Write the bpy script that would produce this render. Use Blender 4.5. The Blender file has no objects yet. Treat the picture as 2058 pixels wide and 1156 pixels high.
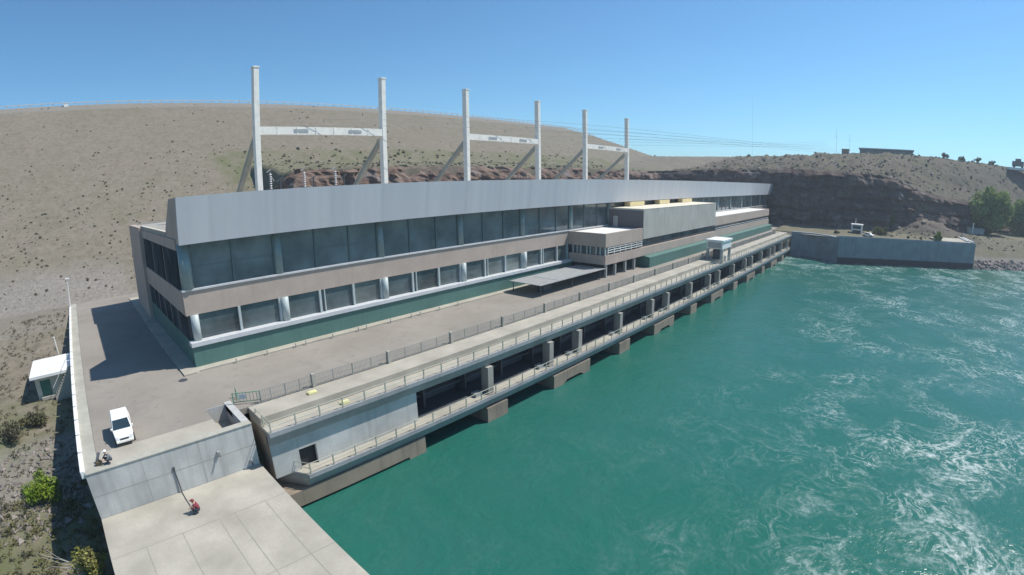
import bpy, math, random
import numpy as np
from mathutils import Vector, Matrix
random.seed(7); rng=np.random.default_rng(7)
scene=bpy.context.scene; COL=scene.collection
R=math.radians
# ------------------------------------------------------------------ helpers
class MB:
    """collects shapes in world metres; build() links them as one mesh object"""
    def __init__(s): s.v=[]; s.f=[]; s.m=[]
    def add(s,vs,fs,mi=0):
        o=len(s.v); s.v+= [tuple(map(float,p)) for p in vs]; s.f+=[tuple(i+o for i in f) for f in fs]; s.m+=[mi]*len(fs); return s
    def box(s,x0,x1,y0,y1,z0,z1,mi=0):
        v=[(x,y,z) for x in (x0,x1) for y in (y0,y1) for z in (z0,z1)]
        return s.add(v,[(0,1,3,2),(4,6,7,5),(0,4,5,1),(2,3,7,6),(0,2,6,4),(1,5,7,3)],mi)
    def prism(s,pts,axis,a,b,mi=0):
        """polygon pts in the two other axes, extruded from a to b along axis"""
        n=len(pts)
        def P(p,t): return {'x':(t,p[0],p[1]),'y':(p[0],t,p[1]),'z':(p[0],p[1],t)}[axis]
        v=[P(p,a) for p in pts]+[P(p,b) for p in pts]
        f=[tuple(range(n)),tuple(range(2*n-1,n-1,-1))]+[(i,i+n,(i+1)%n+n,(i+1)%n) for i in range(n)]
        return s.add(v,f,mi)
    def tube(s,p,q,r,r2=None,n=8,mi=0,cap=True):
        p=Vector(p);q=Vector(q);d=(q-p).normalized(); a=d.orthogonal().normalized(); b=d.cross(a); r2=r if r2 is None else r2
        v=[];
        for c,rr in ((p,r),(q,r2)):
            for i in range(n):
                t=2*math.pi*i/n; v.append(c+a*(rr*math.cos(t))+b*(rr*math.sin(t)))
        f=[(i,(i+1)%n,(i+1)%n+n,i+n) for i in range(n)]
        if cap: f+=[tuple(range(n-1,-1,-1)),tuple(range(n,2*n))]
        return s.add(v,f,mi)
    def bar(s,p,q,w,h,mi=0):
        """rectangular bar from p to q, w horizontal width, h the other"""
        p=Vector(p);q=Vector(q);d=(q-p).normalized(); u=Vector((0,0,1))
        a=d.cross(u); a=a.normalized() if a.length>1e-4 else Vector((1,0,0)); b=a.cross(d).normalized()
        v=[c+a*(sx*w/2)+b*(sy*h/2) for c in (p,q) for sx,sy in ((-1,-1),(1,-1),(1,1),(-1,1))]
        return s.add(v,[(3,2,1,0),(4,5,6,7),(0,1,5,4),(1,2,6,5),(2,3,7,6),(3,0,4,7)],mi)
    def path(s,pts,r,n=6,mi=0):
        for a,b in zip(pts[:-1],pts[1:]): s.tube(a,b,r,n=n,mi=mi)
        return s
    def build(s,name,mats,parent=None,smooth=False,bevel=0):
        me=bpy.data.meshes.new(name)
        inv=Vector((0,0,0)) if parent is None else wpos(parent)
        me.from_pydata([(a-inv[0],b-inv[1],c-inv[2]) for a,b,c in s.v],[],s.f)
        if not isinstance(mats,(list,tuple)): mats=[mats]
        for m in mats: me.materials.append(m)
        me.polygons.foreach_set('material_index',s.m)
        if smooth: me.polygons.foreach_set('use_smooth',[True]*len(s.f))
        me.update()
        o=bpy.data.objects.new(name,me); COL.objects.link(o)
        if parent is not None: o.parent=parent
        if bevel:
            b=o.modifiers.new('Bevel','BEVEL'); b.width=bevel; b.segments=2; b.limit_method='ANGLE'
        return o
def wpos(o):
    p=Vector((0,0,0))
    while o is not None: p+=o.location; o=o.parent
    return p
def tag(o,label,cat,group=None):
    o['label']=label; o['category']=cat
    if group: o['group']=group
    return o
def thing(name,label,cat,loc=(0,0,0),group=None):
    o=bpy.data.objects.new(name,None); COL.objects.link(o); o.location=loc; o.empty_display_size=.3
    return tag(o,label,cat,group)
def struct(o,kind='structure'): o['kind']=kind; return o
def copy_tree(o,delta,parent=None):
    c=o.copy(); COL.objects.link(c)
    if parent is None: c.location=o.location+Vector(delta)
    else: c.parent=parent
    for ch in list(o.children): copy_tree(ch,delta,c)
    return c
# value noise in numpy
def _h(ix,iy,s):
    n=(ix*374761393+iy*668265263+s*1442695041).astype(np.int64)&0xffffffff
    n=((n^(n>>13))*1274126177)&0xffffffff
    return ((n^(n>>16))&0xffff)/65535.0
def vnoise(x,y,s=0):
    x=np.asarray(x,float);y=np.asarray(y,float)
    ix=np.floor(x).astype(np.int64);iy=np.floor(y).astype(np.int64);fx=x-ix;fy=y-iy
    fx=fx*fx*(3-2*fx);fy=fy*fy*(3-2*fy)
    a=_h(ix,iy,s);b=_h(ix+1,iy,s);c=_h(ix,iy+1,s);d=_h(ix+1,iy+1,s)
    return a+(b-a)*fx+(c-a)*fy+(a-b-c+d)*fx*fy
def fbm(x,y,s=0,o=4):
    t=0;a=.5
    for i in range(o): t=t+a*vnoise(x*2**i,y*2**i,s+i); a*=.5
    return t/(1-.5**o)-.5
# ------------------------------------------------------------------ materials
class NT:
    def __init__(s,name):
        s.mat=bpy.data.materials.new(name); s.mat.use_nodes=True; s.t=s.mat.node_tree; s.n=s.t.nodes; s.l=s.t.links
        s.b=s.n['Principled BSDF']; s.pos=s.n.new('ShaderNodeNewGeometry').outputs['Position']
    def node(s,k,**kw):
        n=s.n.new(k)
        for a,v in kw.items():
            setattr(n,a,v)
        return n
    def link(s,a,b): s.l.new(a,b)
    def vec(s,scale=(1,1,1),src=None):
        m=s.node('ShaderNodeMapping'); m.inputs['Scale'].default_value=scale; s.link(src or s.pos,m.inputs['Vector']); return m.outputs[0]
    def noise(s,scale,detail=4,rough=.55,vec=None,dist=0):
        n=s.node('ShaderNodeTexNoise'); n.inputs['Scale'].default_value=scale; n.inputs['Detail'].default_value=detail
        n.inputs['Roughness'].default_value=rough; n.inputs['Distortion'].default_value=dist
        s.link(vec or s.pos,n.inputs['Vector']); return n.outputs['Fac']
    def ramp(s,fac,a,b,c0=(0,0,0,1),c1=(1,1,1,1)):
        r=s.node('ShaderNodeValToRGB'); r.color_ramp.elements[0].position=a; r.color_ramp.elements[1].position=b
        r.color_ramp.elements[0].color=c0; r.color_ramp.elements[1].color=c1; s.link(fac,r.inputs[0]); return r.outputs[0]
    def mix(s,fac,a,b,mode='MIX'):
        m=s.node('ShaderNodeMix',data_type='RGBA',blend_type=mode)
        for k,v in ((0,fac),(6,a),(7,b)):
            if hasattr(v,'links'): s.link(v,m.inputs[k])
            elif k==0: m.inputs[0].default_value=v
            else: m.inputs[k].default_value=(*v[:3],1)
        return m.outputs[2]
    def math(s,op,a,b=None):
        m=s.node('ShaderNodeMath',operation=op)
        for k,v in ((0,a),(1,b)):
            if v is None: continue
            if hasattr(v,'links'): s.link(v,m.inputs[k])
            else: m.inputs[k].default_value=v
        return m.outputs[0]
    def bump(s,h,strength,dist=.05):
        b=s.node('ShaderNodeBump'); b.inputs['Strength'].default_value=strength; b.inputs['Distance'].default_value=dist
        s.link(h,b.inputs['Height']); s.link(b.outputs[0],s.b.inputs['Normal'])
    def set(s,col=None,rough=.6,metal=0,spec=.4):
        if col is not None:
            if hasattr(col,'links'): s.link(col,s.b.inputs['Base Color'])
            else: s.b.inputs['Base Color'].default_value=(*col[:3],1)
        if hasattr(rough,'links'): s.link(rough,s.b.inputs['Roughness'])
        else: s.b.inputs['Roughness'].default_value=rough
        s.b.inputs['Metallic'].default_value=metal; s.b.inputs['Specular IOR Level'].default_value=spec
        return s.mat
def mulc(c,k): return tuple(min(1,x*k) for x in c)
def concrete(name,col,var=.25,stain=.35,rough=.85,streak=True,scale=1.0):
    t=NT(name)
    big=t.ramp(t.noise(.35*scale,5),.3,.7); c=t.mix(big,mulc(col,1-var),mulc(col,1+var*.45))
    fine=t.ramp(t.noise(6*scale,3),.35,.7); c=t.mix(t.math('MULTIPLY',fine,.3),c,mulc(col,.72))
    if streak:
        sn=t.noise(1.6,3,vec=t.vec((1,1,.08))); s2=t.ramp(sn,.5,.72)
        c=t.mix(t.math('MULTIPLY',s2,stain),c,mulc(col,.5))
    t.bump(t.noise(14,3),.25,.02)
    return t.set(c,rough,spec=.25)
def plain(name,col,rough=.5,metal=0,spec=.5,var=.12):
    t=NT(name); f=t.ramp(t.noise(1.1,4),.3,.7); c=t.mix(f,mulc(col,1-var),mulc(col,1+var*.5))
    return t.set(c,rough,metal,spec)
M={}
M['conc']=concrete('pale_concrete',(.42,.40,.34),.22,.25)
M['conc_deck']=concrete('deck_concrete',(.42,.385,.32),.24,.1,streak=False)
M['conc_wall']=concrete('wall_concrete',(.50,.495,.47),.25,.45)
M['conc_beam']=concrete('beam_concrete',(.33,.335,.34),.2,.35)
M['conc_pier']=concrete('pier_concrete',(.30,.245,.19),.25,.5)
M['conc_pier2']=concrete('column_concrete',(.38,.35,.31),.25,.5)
M['conc_far']=concrete('quay_concrete',(.25,.28,.30),.25,.45)
M['conc_band']=concrete('tan_panel',(.46,.375,.315),.12,.14)
M['conc_box']=concrete('ribbed_panel',(.44,.425,.385),.12,.4)
M['white']=plain('white_paint',(.80,.79,.76),.5)
M['offwhite']=plain('off_white_paint',(.84,.80,.72),.6,var=.12)
M['sill']=plain('pale_sill',(.54,.55,.56),.6)
M['teal']=concrete('green_cladding',(.095,.19,.165),.12,.2,.6)
M['coln_up']=plain('grey_green_column',(.20,.28,.29),.35); M['frame_up']=plain('dark_window_frame',(.10,.145,.155),.4)  # upper columns: dimming by tinted glass is put into the column colour
M['coln']=plain('pale_column',(.43,.48,.475),.5)
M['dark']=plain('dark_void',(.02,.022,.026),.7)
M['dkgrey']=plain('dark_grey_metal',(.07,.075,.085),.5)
M['darkwall']=plain('dark_cladding',(.12,.115,.12),.7)
M['canopy']=plain('grey_slats',(.30,.30,.295),.6); M['galv']=plain('galvanised_steel',(.40,.41,.40),.5,.3)
M['fencem']=plain('fence_wire',(.30,.31,.29),.6)
M['rail']=plain('railing_paint',(.42,.42,.34),.6,var=.25)
M['green_rail']=plain('green_railing',(.10,.25,.17),.5)
M['yellow']=plain('yellow_render',(.72,.60,.33),.8)
M['green_door']=plain('green_door',(.05,.16,.11),.5)
M['cream']=plain('cream_render',(.66,.60,.48),.8)
M['rubber']=plain('tyre_rubber',(.02,.02,.02),.8)
M['joint']=plain('joint_sealant',(.30,.28,.24),.9)
M['chrome']=plain('rim_metal',(.5,.5,.52),.3,.8)
M['lampg']=plain('headlight_glass',(.75,.78,.8),.1)
M['skin']=plain('skin',(.48,.29,.20),.6)
M['cloth_grey']=plain('grey_cloth',(.16,.17,.19),.9)
M['cloth_dark']=plain('dark_cloth',(.035,.04,.055),.9)
M['cloth_red']=plain('dark_red_cloth',(.20,.035,.05),.9)
M['hair']=plain('dark_hair',(.02,.015,.012),.7)
M['bark']=plain('bark',(.12,.09,.065),.95)
M['drytwig']=plain('pale_dry_twigs',(.42,.40,.36),.9)
M['yellowpaint']=plain('yellow_paint',(.70,.66,.32),.6)
M['wire']=plain('cable_metal',(.10,.11,.12),.5,.5)
M['porcelain']=plain('grey_porcelain',(.42,.40,.39),.35)
def glassm(name,col,rough=.04):
    t=NT(name); c=t.mix(t.ramp(t.noise(.25,3),.35,.65),mulc(col,.6),mulc(col,1.4)); 
    t.bump(t.noise(.6,2),.03,.05); return t.set(c,rough,0,.65)
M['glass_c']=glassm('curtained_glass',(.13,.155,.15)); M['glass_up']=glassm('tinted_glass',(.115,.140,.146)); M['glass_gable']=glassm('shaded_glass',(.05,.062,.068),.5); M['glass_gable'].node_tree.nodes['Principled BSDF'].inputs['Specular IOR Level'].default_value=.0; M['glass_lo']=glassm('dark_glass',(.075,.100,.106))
M['vanglass']=glassm('van_glass',(.02,.035,.045))
# ribbed aluminium fascia
t=NT('ribbed_aluminium')
w=t.node('ShaderNodeTexWave',wave_type='BANDS',bands_direction='X'); w.inputs['Scale'].default_value=1.1; t.link(t.pos,w.inputs['Vector'])
pan=t.noise(.6,3,vec=t.vec((1,.01,.03))); st=t.noise(2.5,4,vec=t.vec((1,1,.06)))
c=t.mix(t.ramp(pan,.35,.65),(.52,.515,.535),(.57,.565,.575)); c=t.mix(t.math('MULTIPLY',t.ramp(st,.5,.8),.3),c,(.45,.45,.46))
wv2=t.node('ShaderNodeTexWave',wave_type='BANDS',bands_direction='X'); wv2.inputs['Scale'].default_value=.048; t.link(t.pos,wv2.inputs['Vector']); c=t.mix(t.math('MULTIPLY',t.ramp(wv2.outputs['Fac'],.975,.992),.14),c,(.34,.34,.36))
t.bump(w.outputs['Fac'],.08,.02); M['alu']=t.set(c,.85,0,.08)
# asphalt
t=NT('asphalt')
c=t.mix(t.ramp(t.noise(.12,5),.3,.7),(.240,.212,.182),(.305,.272,.234)); c=t.mix(t.math('MULTIPLY',t.ramp(t.noise(.45,5,dist=1.2),.55,.75),.5),c,(.19,.172,.155))
lanes=t.noise(.25,3,vec=t.vec((.12,1,1))); c=t.mix(t.math('MULTIPLY',t.ramp(lanes,.5,.75),.35),c,(.335,.308,.27))
c=t.mix(t.math('MULTIPLY',t.ramp(t.noise(1.3,5,.65,dist=.6),.60,.72),.65),c,(.15,.137,.125))
t.bump(t.noise(30,2),.3,.01); M['asphalt']=t.set(c,.9,0,.2)
# fascia roof gravel
M['roof']=concrete('roof_gravel',(.36,.34,.30),.2,.1,streak=False)
# water
t=NT('river_water')
warp=t.node('ShaderNodeTexNoise'); warp.inputs['Scale'].default_value=.09; warp.inputs['Detail'].default_value=3; t.link(t.pos,warp.inputs['Vector'])
vm=t.node('ShaderNodeVectorMath',operation='MULTIPLY_ADD'); t.link(warp.outputs['Color'],vm.inputs[0]); vm.inputs[1].default_value=(9,9,0); t.link(t.pos,vm.inputs[2])
wp=vm.outputs[0]
base=t.mix(t.ramp(t.noise(.035,4,vec=wp),.35,.68),(.017,.115,.083),(.017,.116,.094))
base=t.mix(t.math('MULTIPLY',t.ramp(t.noise(.3,4,vec=wp),.4,.8),.35),base,(.035,.125,.105))
sep=t.node('ShaderNodeSeparateXYZ'); t.link(t.pos,sep.inputs[0])
# foam: thin curling ridges, thicker where the current boils
def ridge(scale,lo,vec):
    n=t.noise(scale,3,.5,vec=vec,dist=1.6); r=t.math('ABSOLUTE',t.math('SUBTRACT',n,.5)); r=t.math('SUBTRACT',1.0,t.math('MULTIPLY',r,13.0)); return t.math('MAXIMUM',r,0)
far=t.math('MULTIPLY',t.math('SUBTRACT',-30.0,sep.outputs[1]),.045)   # away from the gallery
far=t.math('MINIMUM',t.math('MAXIMUM',far,0),1.0)
reg=t.ramp(t.noise(.045,4,.6,vec=wp),.40,.68)
reg2=t.ramp(t.noise(.12,4,.6,vec=wp),.40,.62)
xf=t.math('MINIMUM',t.math('MAXIMUM',t.math('MULTIPLY',t.math('SUBTRACT',sep.outputs[0],112.0),.02),0),1.0)
mask=t.math('MULTIPLY',reg2,t.math('ADD',.03,t.math('MULTIPLY',t.math('MAXIMUM',t.math('MULTIPLY',far,t.math('ADD',.05,t.math('MULTIPLY',reg,1.05))),t.math('MULTIPLY',xf,.8)),1.0)))
r1=ridge(.20,.5,wp); r2=ridge(.52,.5,wp); rr=t.math('MAXIMUM',t.math('POWER',r1,1.6),t.math('MULTIPLY',t.math('POWER',r2,2.0),.8))
fine=t.ramp(t.noise(1.7,6,.75),.40,.62)
foam=t.math('MULTIPLY',t.math('MULTIPLY',rr,mask),t.math('ADD',.12,fine)); foam=t.math('MINIMUM',t.math('MULTIPLY',foam,1.25),.8)
c=t.mix(foam,base,(.50,.55,.53))
wv=t.math('ADD',t.noise(.35,5,.6,vec=wp),t.math('MULTIPLY',t.noise(1.6,4,.6),.35))
t.bump(wv,.42,.5)
t.b.inputs['IOR'].default_value=1.33
M['water']=t.set(c,t.math('ADD',.2,t.math('MULTIPLY',foam,.5)),0,.42)
# terrain: vertex attribute tint: R scrub, G rock, B pale gravel
t=NT('dry_hillside')
at=t.node('ShaderNodeAttribute',attribute_name='tint'); sp=t.node('ShaderNodeSeparateColor'); t.link(at.outputs['Color'],sp.inputs[0])
n1=t.noise(.05,6,.6); n2=t.noise(.5,5,.65); n3=t.noise(1.3,4,.7)
c=t.mix(t.ramp(n1,.33,.67),(.205,.173,.135),(.186,.164,.124)); c=t.mix(t.math('MULTIPLY',t.ramp(n2,.4,.7),.55),c,(.228,.192,.150))
c=t.mix(t.math('MULTIPLY',t.ramp(t.noise(.16,5,.6),.5,.66),.5),c,(.160,.145,.098))
c=t.mix(t.math('MULTIPLY',t.ramp(n3,.56,.64),.7),c,(.135,.115,.08))
c=t.mix(t.math('MULTIPLY',t.ramp(t.noise(.42,4,.75),.52,.62),.38),c,(.135,.113,.08))
c=t.mix(t.math('MULTIPLY',t.ramp(t.noise(.75,3,.75),.53,.62),.5),c,(.125,.108,.075))
c=t.mix(t.math('MULTIPLY',t.ramp(t.noise(.6,3,.75,vec=t.vec((1,1.1,1.2))),.56,.64),.3),c,(.28,.245,.2))
gr=t.math('MULTIPLY',sp.outputs[0],t.ramp(t.noise(.22,5,.65),.32,.6)); c=t.mix(gr,c,(.125,.130,.065))
rk=t.mix(t.ramp(t.noise(.35,5,.65),.35,.65),(.085,.066,.057),(.160,.128,.108)); rk=t.mix(t.math('MULTIPLY',t.ramp(n3,.5,.62),.6),rk,(.075,.07,.05))
rk=t.mix(t.math('MULTIPLY',t.ramp(t.noise(.09,5,.65),.48,.6),.7),rk,(.085,.085,.055)); c=t.mix(sp.outputs[1],c,rk); c=t.mix(t.math('MULTIPLY',t.math('MULTIPLY',gr,sp.outputs[1]),.8),c,(.115,.115,.07))
gv=t.mix(t.ramp(t.noise(1.8,5,.7),.35,.65),(.17,.155,.14),(.30,.275,.245)); c=t.mix(sp.outputs[2],c,gv)
t.bump(t.math('ADD',n3,t.noise(4,4,.7)),.35,.12); M['hill']=t.set(c,.95,0,.1)
# cliff rock
t=NT('basalt_cliff')
v1=t.noise(.35,6,.65,vec=t.vec((1,1,.35))); lay=t.noise(.5,5,.6,vec=t.vec((.25,.25,1.4)))
at=t.node('ShaderNodeAttribute',attribute_name='tint'); sp=t.node('ShaderNodeSeparateColor'); t.link(at.outputs['Color'],sp.inputs[0])
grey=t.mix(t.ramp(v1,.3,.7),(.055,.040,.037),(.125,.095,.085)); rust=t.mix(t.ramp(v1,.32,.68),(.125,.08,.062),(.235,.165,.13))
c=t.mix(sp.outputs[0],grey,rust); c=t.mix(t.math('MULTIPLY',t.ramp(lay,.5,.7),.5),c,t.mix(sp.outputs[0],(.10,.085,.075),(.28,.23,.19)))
c=t.mix(t.math('MULTIPLY',t.ramp(t.noise(.16,5,.65,vec=t.vec((1,1,1.6))),.57,.66),.7),c,(.27,.24,.225))
c=t.mix(t.math('MULTIPLY',t.ramp(t.noise(.9,5,.7),.55,.66),.6),c,(.05,.045,.04))
t.bump(t.math('ADD',v1,t.noise(1.6,5,.7)),.8,.5); M['cliff']=t.set(c,.95,0,.1)
def foliage(name,a,b):
    t=NT(name); c=t.mix(t.ramp(t.noise(.9,3),.35,.65),a,b); oi=t.node('ShaderNodeObjectInfo'); 
    t.b.inputs['Subsurface Weight'].default_value=0; 
    m=t.set(c,.75,0,.2); tr=t.node('ShaderNodeBsdfTranslucent'); t.link(c,tr.inputs[0]); mx=t.node('ShaderNodeMixShader'); mx.inputs[0].default_value=.3
    t.link(t.b.outputs[0],mx.inputs[1]); t.link(tr.outputs[0],mx.inputs[2]); t.link(mx.outputs[0],t.n['Material Output'].inputs[0]); return m
M['leaf']=foliage('willow_leaves',(.17,.235,.06),(.26,.33,.10)); M['leaf_dark']=foliage('poplar_leaves',(.06,.10,.035),(.10,.15,.055))
M['leaf_olive']=foliage('olive_leaves',(.13,.13,.05),(.20,.19,.08)); M['leaf_bright']=foliage('bright_leaves',(.15,.24,.02),(.26,.34,.04))
M['leaf_yellow']=foliage('yellow_green_leaves',(.24,.25,.06),(.36,.34,.12)); M['scrub']=foliage('dry_scrub',(.125,.108,.072),(.165,.140,.095)); M['scrubg']=foliage('grey_green_scrub',(.105,.10,.062),(.145,.135,.085))
M['stone']=concrete('riprap_stone',(.25,.215,.19),.5,.1,streak=False,scale=2)
# ------------------------------------------------------------------ terrain
def smooth(t): t=np.clip(t,0,1); return t*t*(3-2*t)
XC=np.array([(-200,335),(-140,296),(-110,276),(-95,261),(-82,245),(-68,228),(-48,207),(-31,201),(-12.6,203),(0,208),(20,212),(57,215)])
ZT=np.array([(-200,8),(-140,9),(-100,13),(-75,14.5),(-60,17.5),(-50,21),(-31,22.3),(0,22.6),(40,21.5),(57,21)])
XE=np.array([(-500,700),(-300,480),(-140,352),(-120,340),(-90,312),(-59,299),(-17,326),(36,370),(113,420),(170,450),(400,600)])
WALL=[(171.0,-16.6),(163.6,-33.8),(191.0,-80.3)]
xc=lambda y: np.interp(y,XC[:,0],XC[:,1]); zt=lambda y: np.interp(y,ZT[:,0],ZT[:,1]); xe=lambda y: np.interp(y,XE[:,0],XE[:,1])
def wline(y):   # x of the far quay wall / bank edge
    return np.interp(y,[-400,-140,-80.3,-33.8,-16.6],[470,232,191.0,163.6,171.0])+np.where((y>-33.8)&(y<-16.6),4.2*np.sin(np.pi*np.clip((-16.6-y)/17.2,0,1)),0)
def height(X,Y):
    big=fbm(X*.03,Y*.03,3); med=fbm(X*.12,Y*.12,11); fin=fbm(X*.5,Y*.5,17)
    zc=np.interp(X,[-600,278,300,318,335,355,381,1300],[53.2,53.2,48.5,43.5,37.5,32.5,28,28])
    dam=np.minimum(.5*(Y-52),zc)+0*X
    dam=np.where(Y>168,zc-.35*(Y-168),dam)+ (med*.5+fin*.35)*np.clip((Y-53)/6,0,1)*np.clip((157-Y)/3,0,1)
    left=np.interp(Y,[-600,-60,-20,-14,-8,-3,5,13,25,33,43,52,60],[-13,-11,-7.25,-7.1,-6.8,-6.0,-4.8,-3.75,-2.8,-1.6,-.05,0,0])+np.clip(-24-X,0,60)*.05+(med*1.0+fin*.5)*np.clip((46-Y)/8,0,1)
    terr=np.full_like(X,-.6)
    # excavated rock behind and east of the station
    back=20.3+.10*(Y-60)+med*2.2+fin*.8+(35-20)*smooth((X-225)/np.maximum(60,xe(Y)-225))
    back=np.minimum(back,np.interp(X,[250,330,430],[31,34,38.5])+med)
    backm=smooth((Y-58.5)/1.5)*smooth((X-39.5)/1.5)
    ea=zt(Y)+(36+big*3-zt(Y))*smooth((X-xc(Y)-2)/np.maximum(20,xe(Y)-xc(Y)))**.8+(med*2.8+fin*1.8+np.abs(fbm(X*.2,Y*.2,91))*5-1)*np.clip((X-xc(Y)-4)/15,.3,1)*np.clip((xe(Y)-X)/20,.2,1)
    ea=np.where(X>xe(Y),36+big*3-.004*(X-xe(Y)),ea)
    eam=smooth((X-xc(Y)-2.2)/1.6)
    z=np.where(X<-11.5,left,terr)
    z=np.where(X>176,-.16,z)
    # water bed and far bank
    wl=wline(Y)
    bed=(X>-11.4)&(Y<-9.2)&((X<wl+1.2)|(Y<-80.6))
    bank=-9.6+11.3*np.clip((X-wl+3)/24,0,1)**.8+fin*.6
    z=np.where(bed,-12.,z)
    z=np.where((Y<-80.6)&(X>100),np.maximum(-12,bank),z)
    z=np.where((Y>-80.6)&(Y<-9.2)&(X>wl+1.2),.25+np.clip((X-wl-6)/20,0,1)*.9+fin*.1,z)
    # talus cone against the low cliff
    d=np.hypot((X-214)/14,(Y+64)/20); z=np.where(X>160,z+5.5*np.clip(1-d,0,1)**1.2*(1+fin*.8),z)
    z=np.maximum(z,np.where(Y>51,dam,-50))
    z=np.maximum(z,np.where(backm>0,back*backm-5*(1-backm),-50))
    z=np.maximum(z,np.where((eam>0)&(Y<60),ea*eam-5*(1-eam),-50))
    return z
def lines(*segs):
    out=[]
    for a,b,s in segs: out+=list(np.arange(a,b,s))
    return np.array(out)
gx=lines((-900,-60,24),(-60,-24,2.4),(-24,-12.4,.8),(-12.0,-11.9,.2),(-11.6,-11.55,.1),(-11.35,-11.3,.1),(-10,36,4),(36,44,.8),(44,158,2.2),(158,240,1.0),(240,420,3),(420,1500,45))
gy=lines((-900,-150,25),(-150,-60,1.6),(-60,-20,1.25),(-20,-9.4,1.0),(-9.3,-9.25,.1),(-9.1,-9.05,.1),(-8,52,1.4),(52,64,.75),(64,172,2.0),(172,600,20))
GX,GY=np.meshgrid(gx,gy,indexing='ij'); GZ=height(GX,GY)
nx,ny=len(gx),len(gy); V=np.stack([GX,GY,GZ],-1).reshape(-1,3)
idx=np.arange(nx*ny).reshape(nx,ny); Fq=np.stack([idx[:-1,:-1],idx[1:,:-1],idx[1:,1:],idx[:-1,1:]],-1).reshape(-1,4)
me=bpy.data.meshes.new('hills'); me.vertices.add(len(V)); me.vertices.foreach_set('co',V.ravel())
me.loops.add(Fq.size); me.loops.foreach_set('vertex_index',Fq.ravel()); me.polygons.add(len(Fq)); me.polygons.foreach_set('loop_start',np.arange(0,Fq.size,4)); me.polygons.foreach_set('loop_total',np.full(len(Fq),4))
me.update(calc_edges=True); me.polygons.foreach_set('use_smooth',[True]*len(Fq))
X,Y,Z=V.T; nz=fbm(X*.06,Y*.06,31)
dam_in=(Y>52)&(X<330)
scr=np.clip(.02+nz*.5,0,1); 
scr=np.where((Y>61)&(Y<112)&(X>30)&(X<250),.75+nz,scr)
scr=np.where((X<-12)&(Y<44),np.where(Y<-4,1.1,np.where(Y<15,.8,.25))+nz*1.4,scr); scr=np.where((X>160)&(Y<50)&(Z>15),.55+nz*1.4,scr)
scr=np.where((X>160)&(Y<0)&(Z<3),.55,scr)
rock=np.where((X>195)&(Y<56)&(Z>2),np.clip(1.0-np.clip((X-xc(Y)-6)/200,0,.3)+nz*.7,0,1),0); rock=np.where((X>36)&(Y>55)&(Y<70)&(Z>2)&(X<240),np.clip(1-(Y-61)/9,0,1),rock)
gra=np.where((X<2)&(X>-34)&(Y>51.5)&(Y<66),np.clip(1-(Y-57)/9+nz,0,.75)*np.clip((X+34)/10,0,1),0)
gra=np.where((X<-12)&(Y<5)&(X>-40),np.clip(.35+nz*1.6,0,.8)*np.clip((Y+9)/5,0,1),gra); gra=np.where((X>160)&(Y<-78)&(Z<-4.2),.8,gra)
gra=np.where((X<-12)&(Y>37)&(Y<51.5),.35,gra)
gra=np.where((Y>153)&(Y<170)&(X<330),.6,gra)
tl=np.clip(1.3-np.hypot((X-214)/14,(Y+64)/20),0,1)*(Z<12)*(X>160); rock=np.maximum(rock*(1-.35*tl),.55*(tl>.2)); scr=scr*(1-tl)
tint=np.stack([np.clip(scr,0,1),rock,np.clip(gra,0,1),np.ones_like(X)],-1)
a=me.attributes.new('tint','FLOAT_COLOR','POINT'); a.data.foreach_set('color',tint.astype(np.float32).ravel())
me.materials.append(M['hill']); hills=bpy.data.objects.new('hills',me); COL.objects.link(hills); struct(hills)
# cliff sheet: east face then the cut face behind the station
path=[(xc(y),y) for y in np.arange(-150,56,1.3)]+[(215-.3*0,57)]
path=[(float(a),float(b)) for a,b in path]
path+= [(x,57.5) for x in np.arange(213,40,-1.3)]+[(39.,58.5),(38.4,60),(38.2,62),(38.2,65),(38.2,69),(38.2,74),(38.2,80),(38.2,88)]
path=np.array(path); nrows=30
tang=np.gradient(path,axis=0); tang/=np.linalg.norm(tang,axis=1)[:,None]; nor=np.stack([-tang[:,1],tang[:,0]],1)   # towards the pit
s=np.cumsum(np.r_[0,np.linalg.norm(np.diff(path,axis=0),axis=1)])
topz=np.where(path[:,1]<57.2,np.interp(path[:,1],ZT[:,0],ZT[:,1]),np.interp(path[:,1],[57,66,80,90],[20.6,19.5,16,17]))
CV=[];CT=[]
for i in range(len(path)):
    for j in range(nrows):
        v=j/(nrows-1); zz=-.8+(topz[i]+1.0)*v
        out=fbm(s[i]*.07,zz*.05,41)*6+fbm(s[i]*.3,zz*.2,43)*5.5+fbm(s[i]*.9,zz*.7,47)*2.2+abs(fbm(s[i]*.22,zz*.07,45))*3
        lay_=(zz+fbm(s[i]*.03,0.5,61)*6)/4.2; out+=1.5*(1-(lay_-math.floor(lay_)))**.7
        batter=(1-v)*2.6-1.9+ (0.9 if v<.55 else 0) + (.7 if v<.3 else 0)
        if v>.93: out-=2.2*(v-.93)/.07
        p=path[i]+nor[i]*(batter+float(out)); CV.append((p[0],p[1],zz+float(fbm(s[i]*.2,v*3,53))*1.5*v))
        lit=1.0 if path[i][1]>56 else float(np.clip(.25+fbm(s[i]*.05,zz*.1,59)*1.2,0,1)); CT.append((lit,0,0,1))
mb=MB(); fs=[]
for i in range(len(path)-1):
    for j in range(nrows-1):
        a0=i*nrows+j; fs.append((a0,a0+1,a0+nrows+1,a0+nrows))
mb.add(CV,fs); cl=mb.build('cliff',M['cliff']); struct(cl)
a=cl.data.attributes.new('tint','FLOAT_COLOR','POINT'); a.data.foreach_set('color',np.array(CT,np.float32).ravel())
# water
mb=MB(); mb.add([(-60,-900,-7.6),(900,-900,-7.6),(900,-9,-7.6),(-60,-9,-7.6)],[(0,1,2,3)]); struct(mb.build('water',M['water']))
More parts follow.
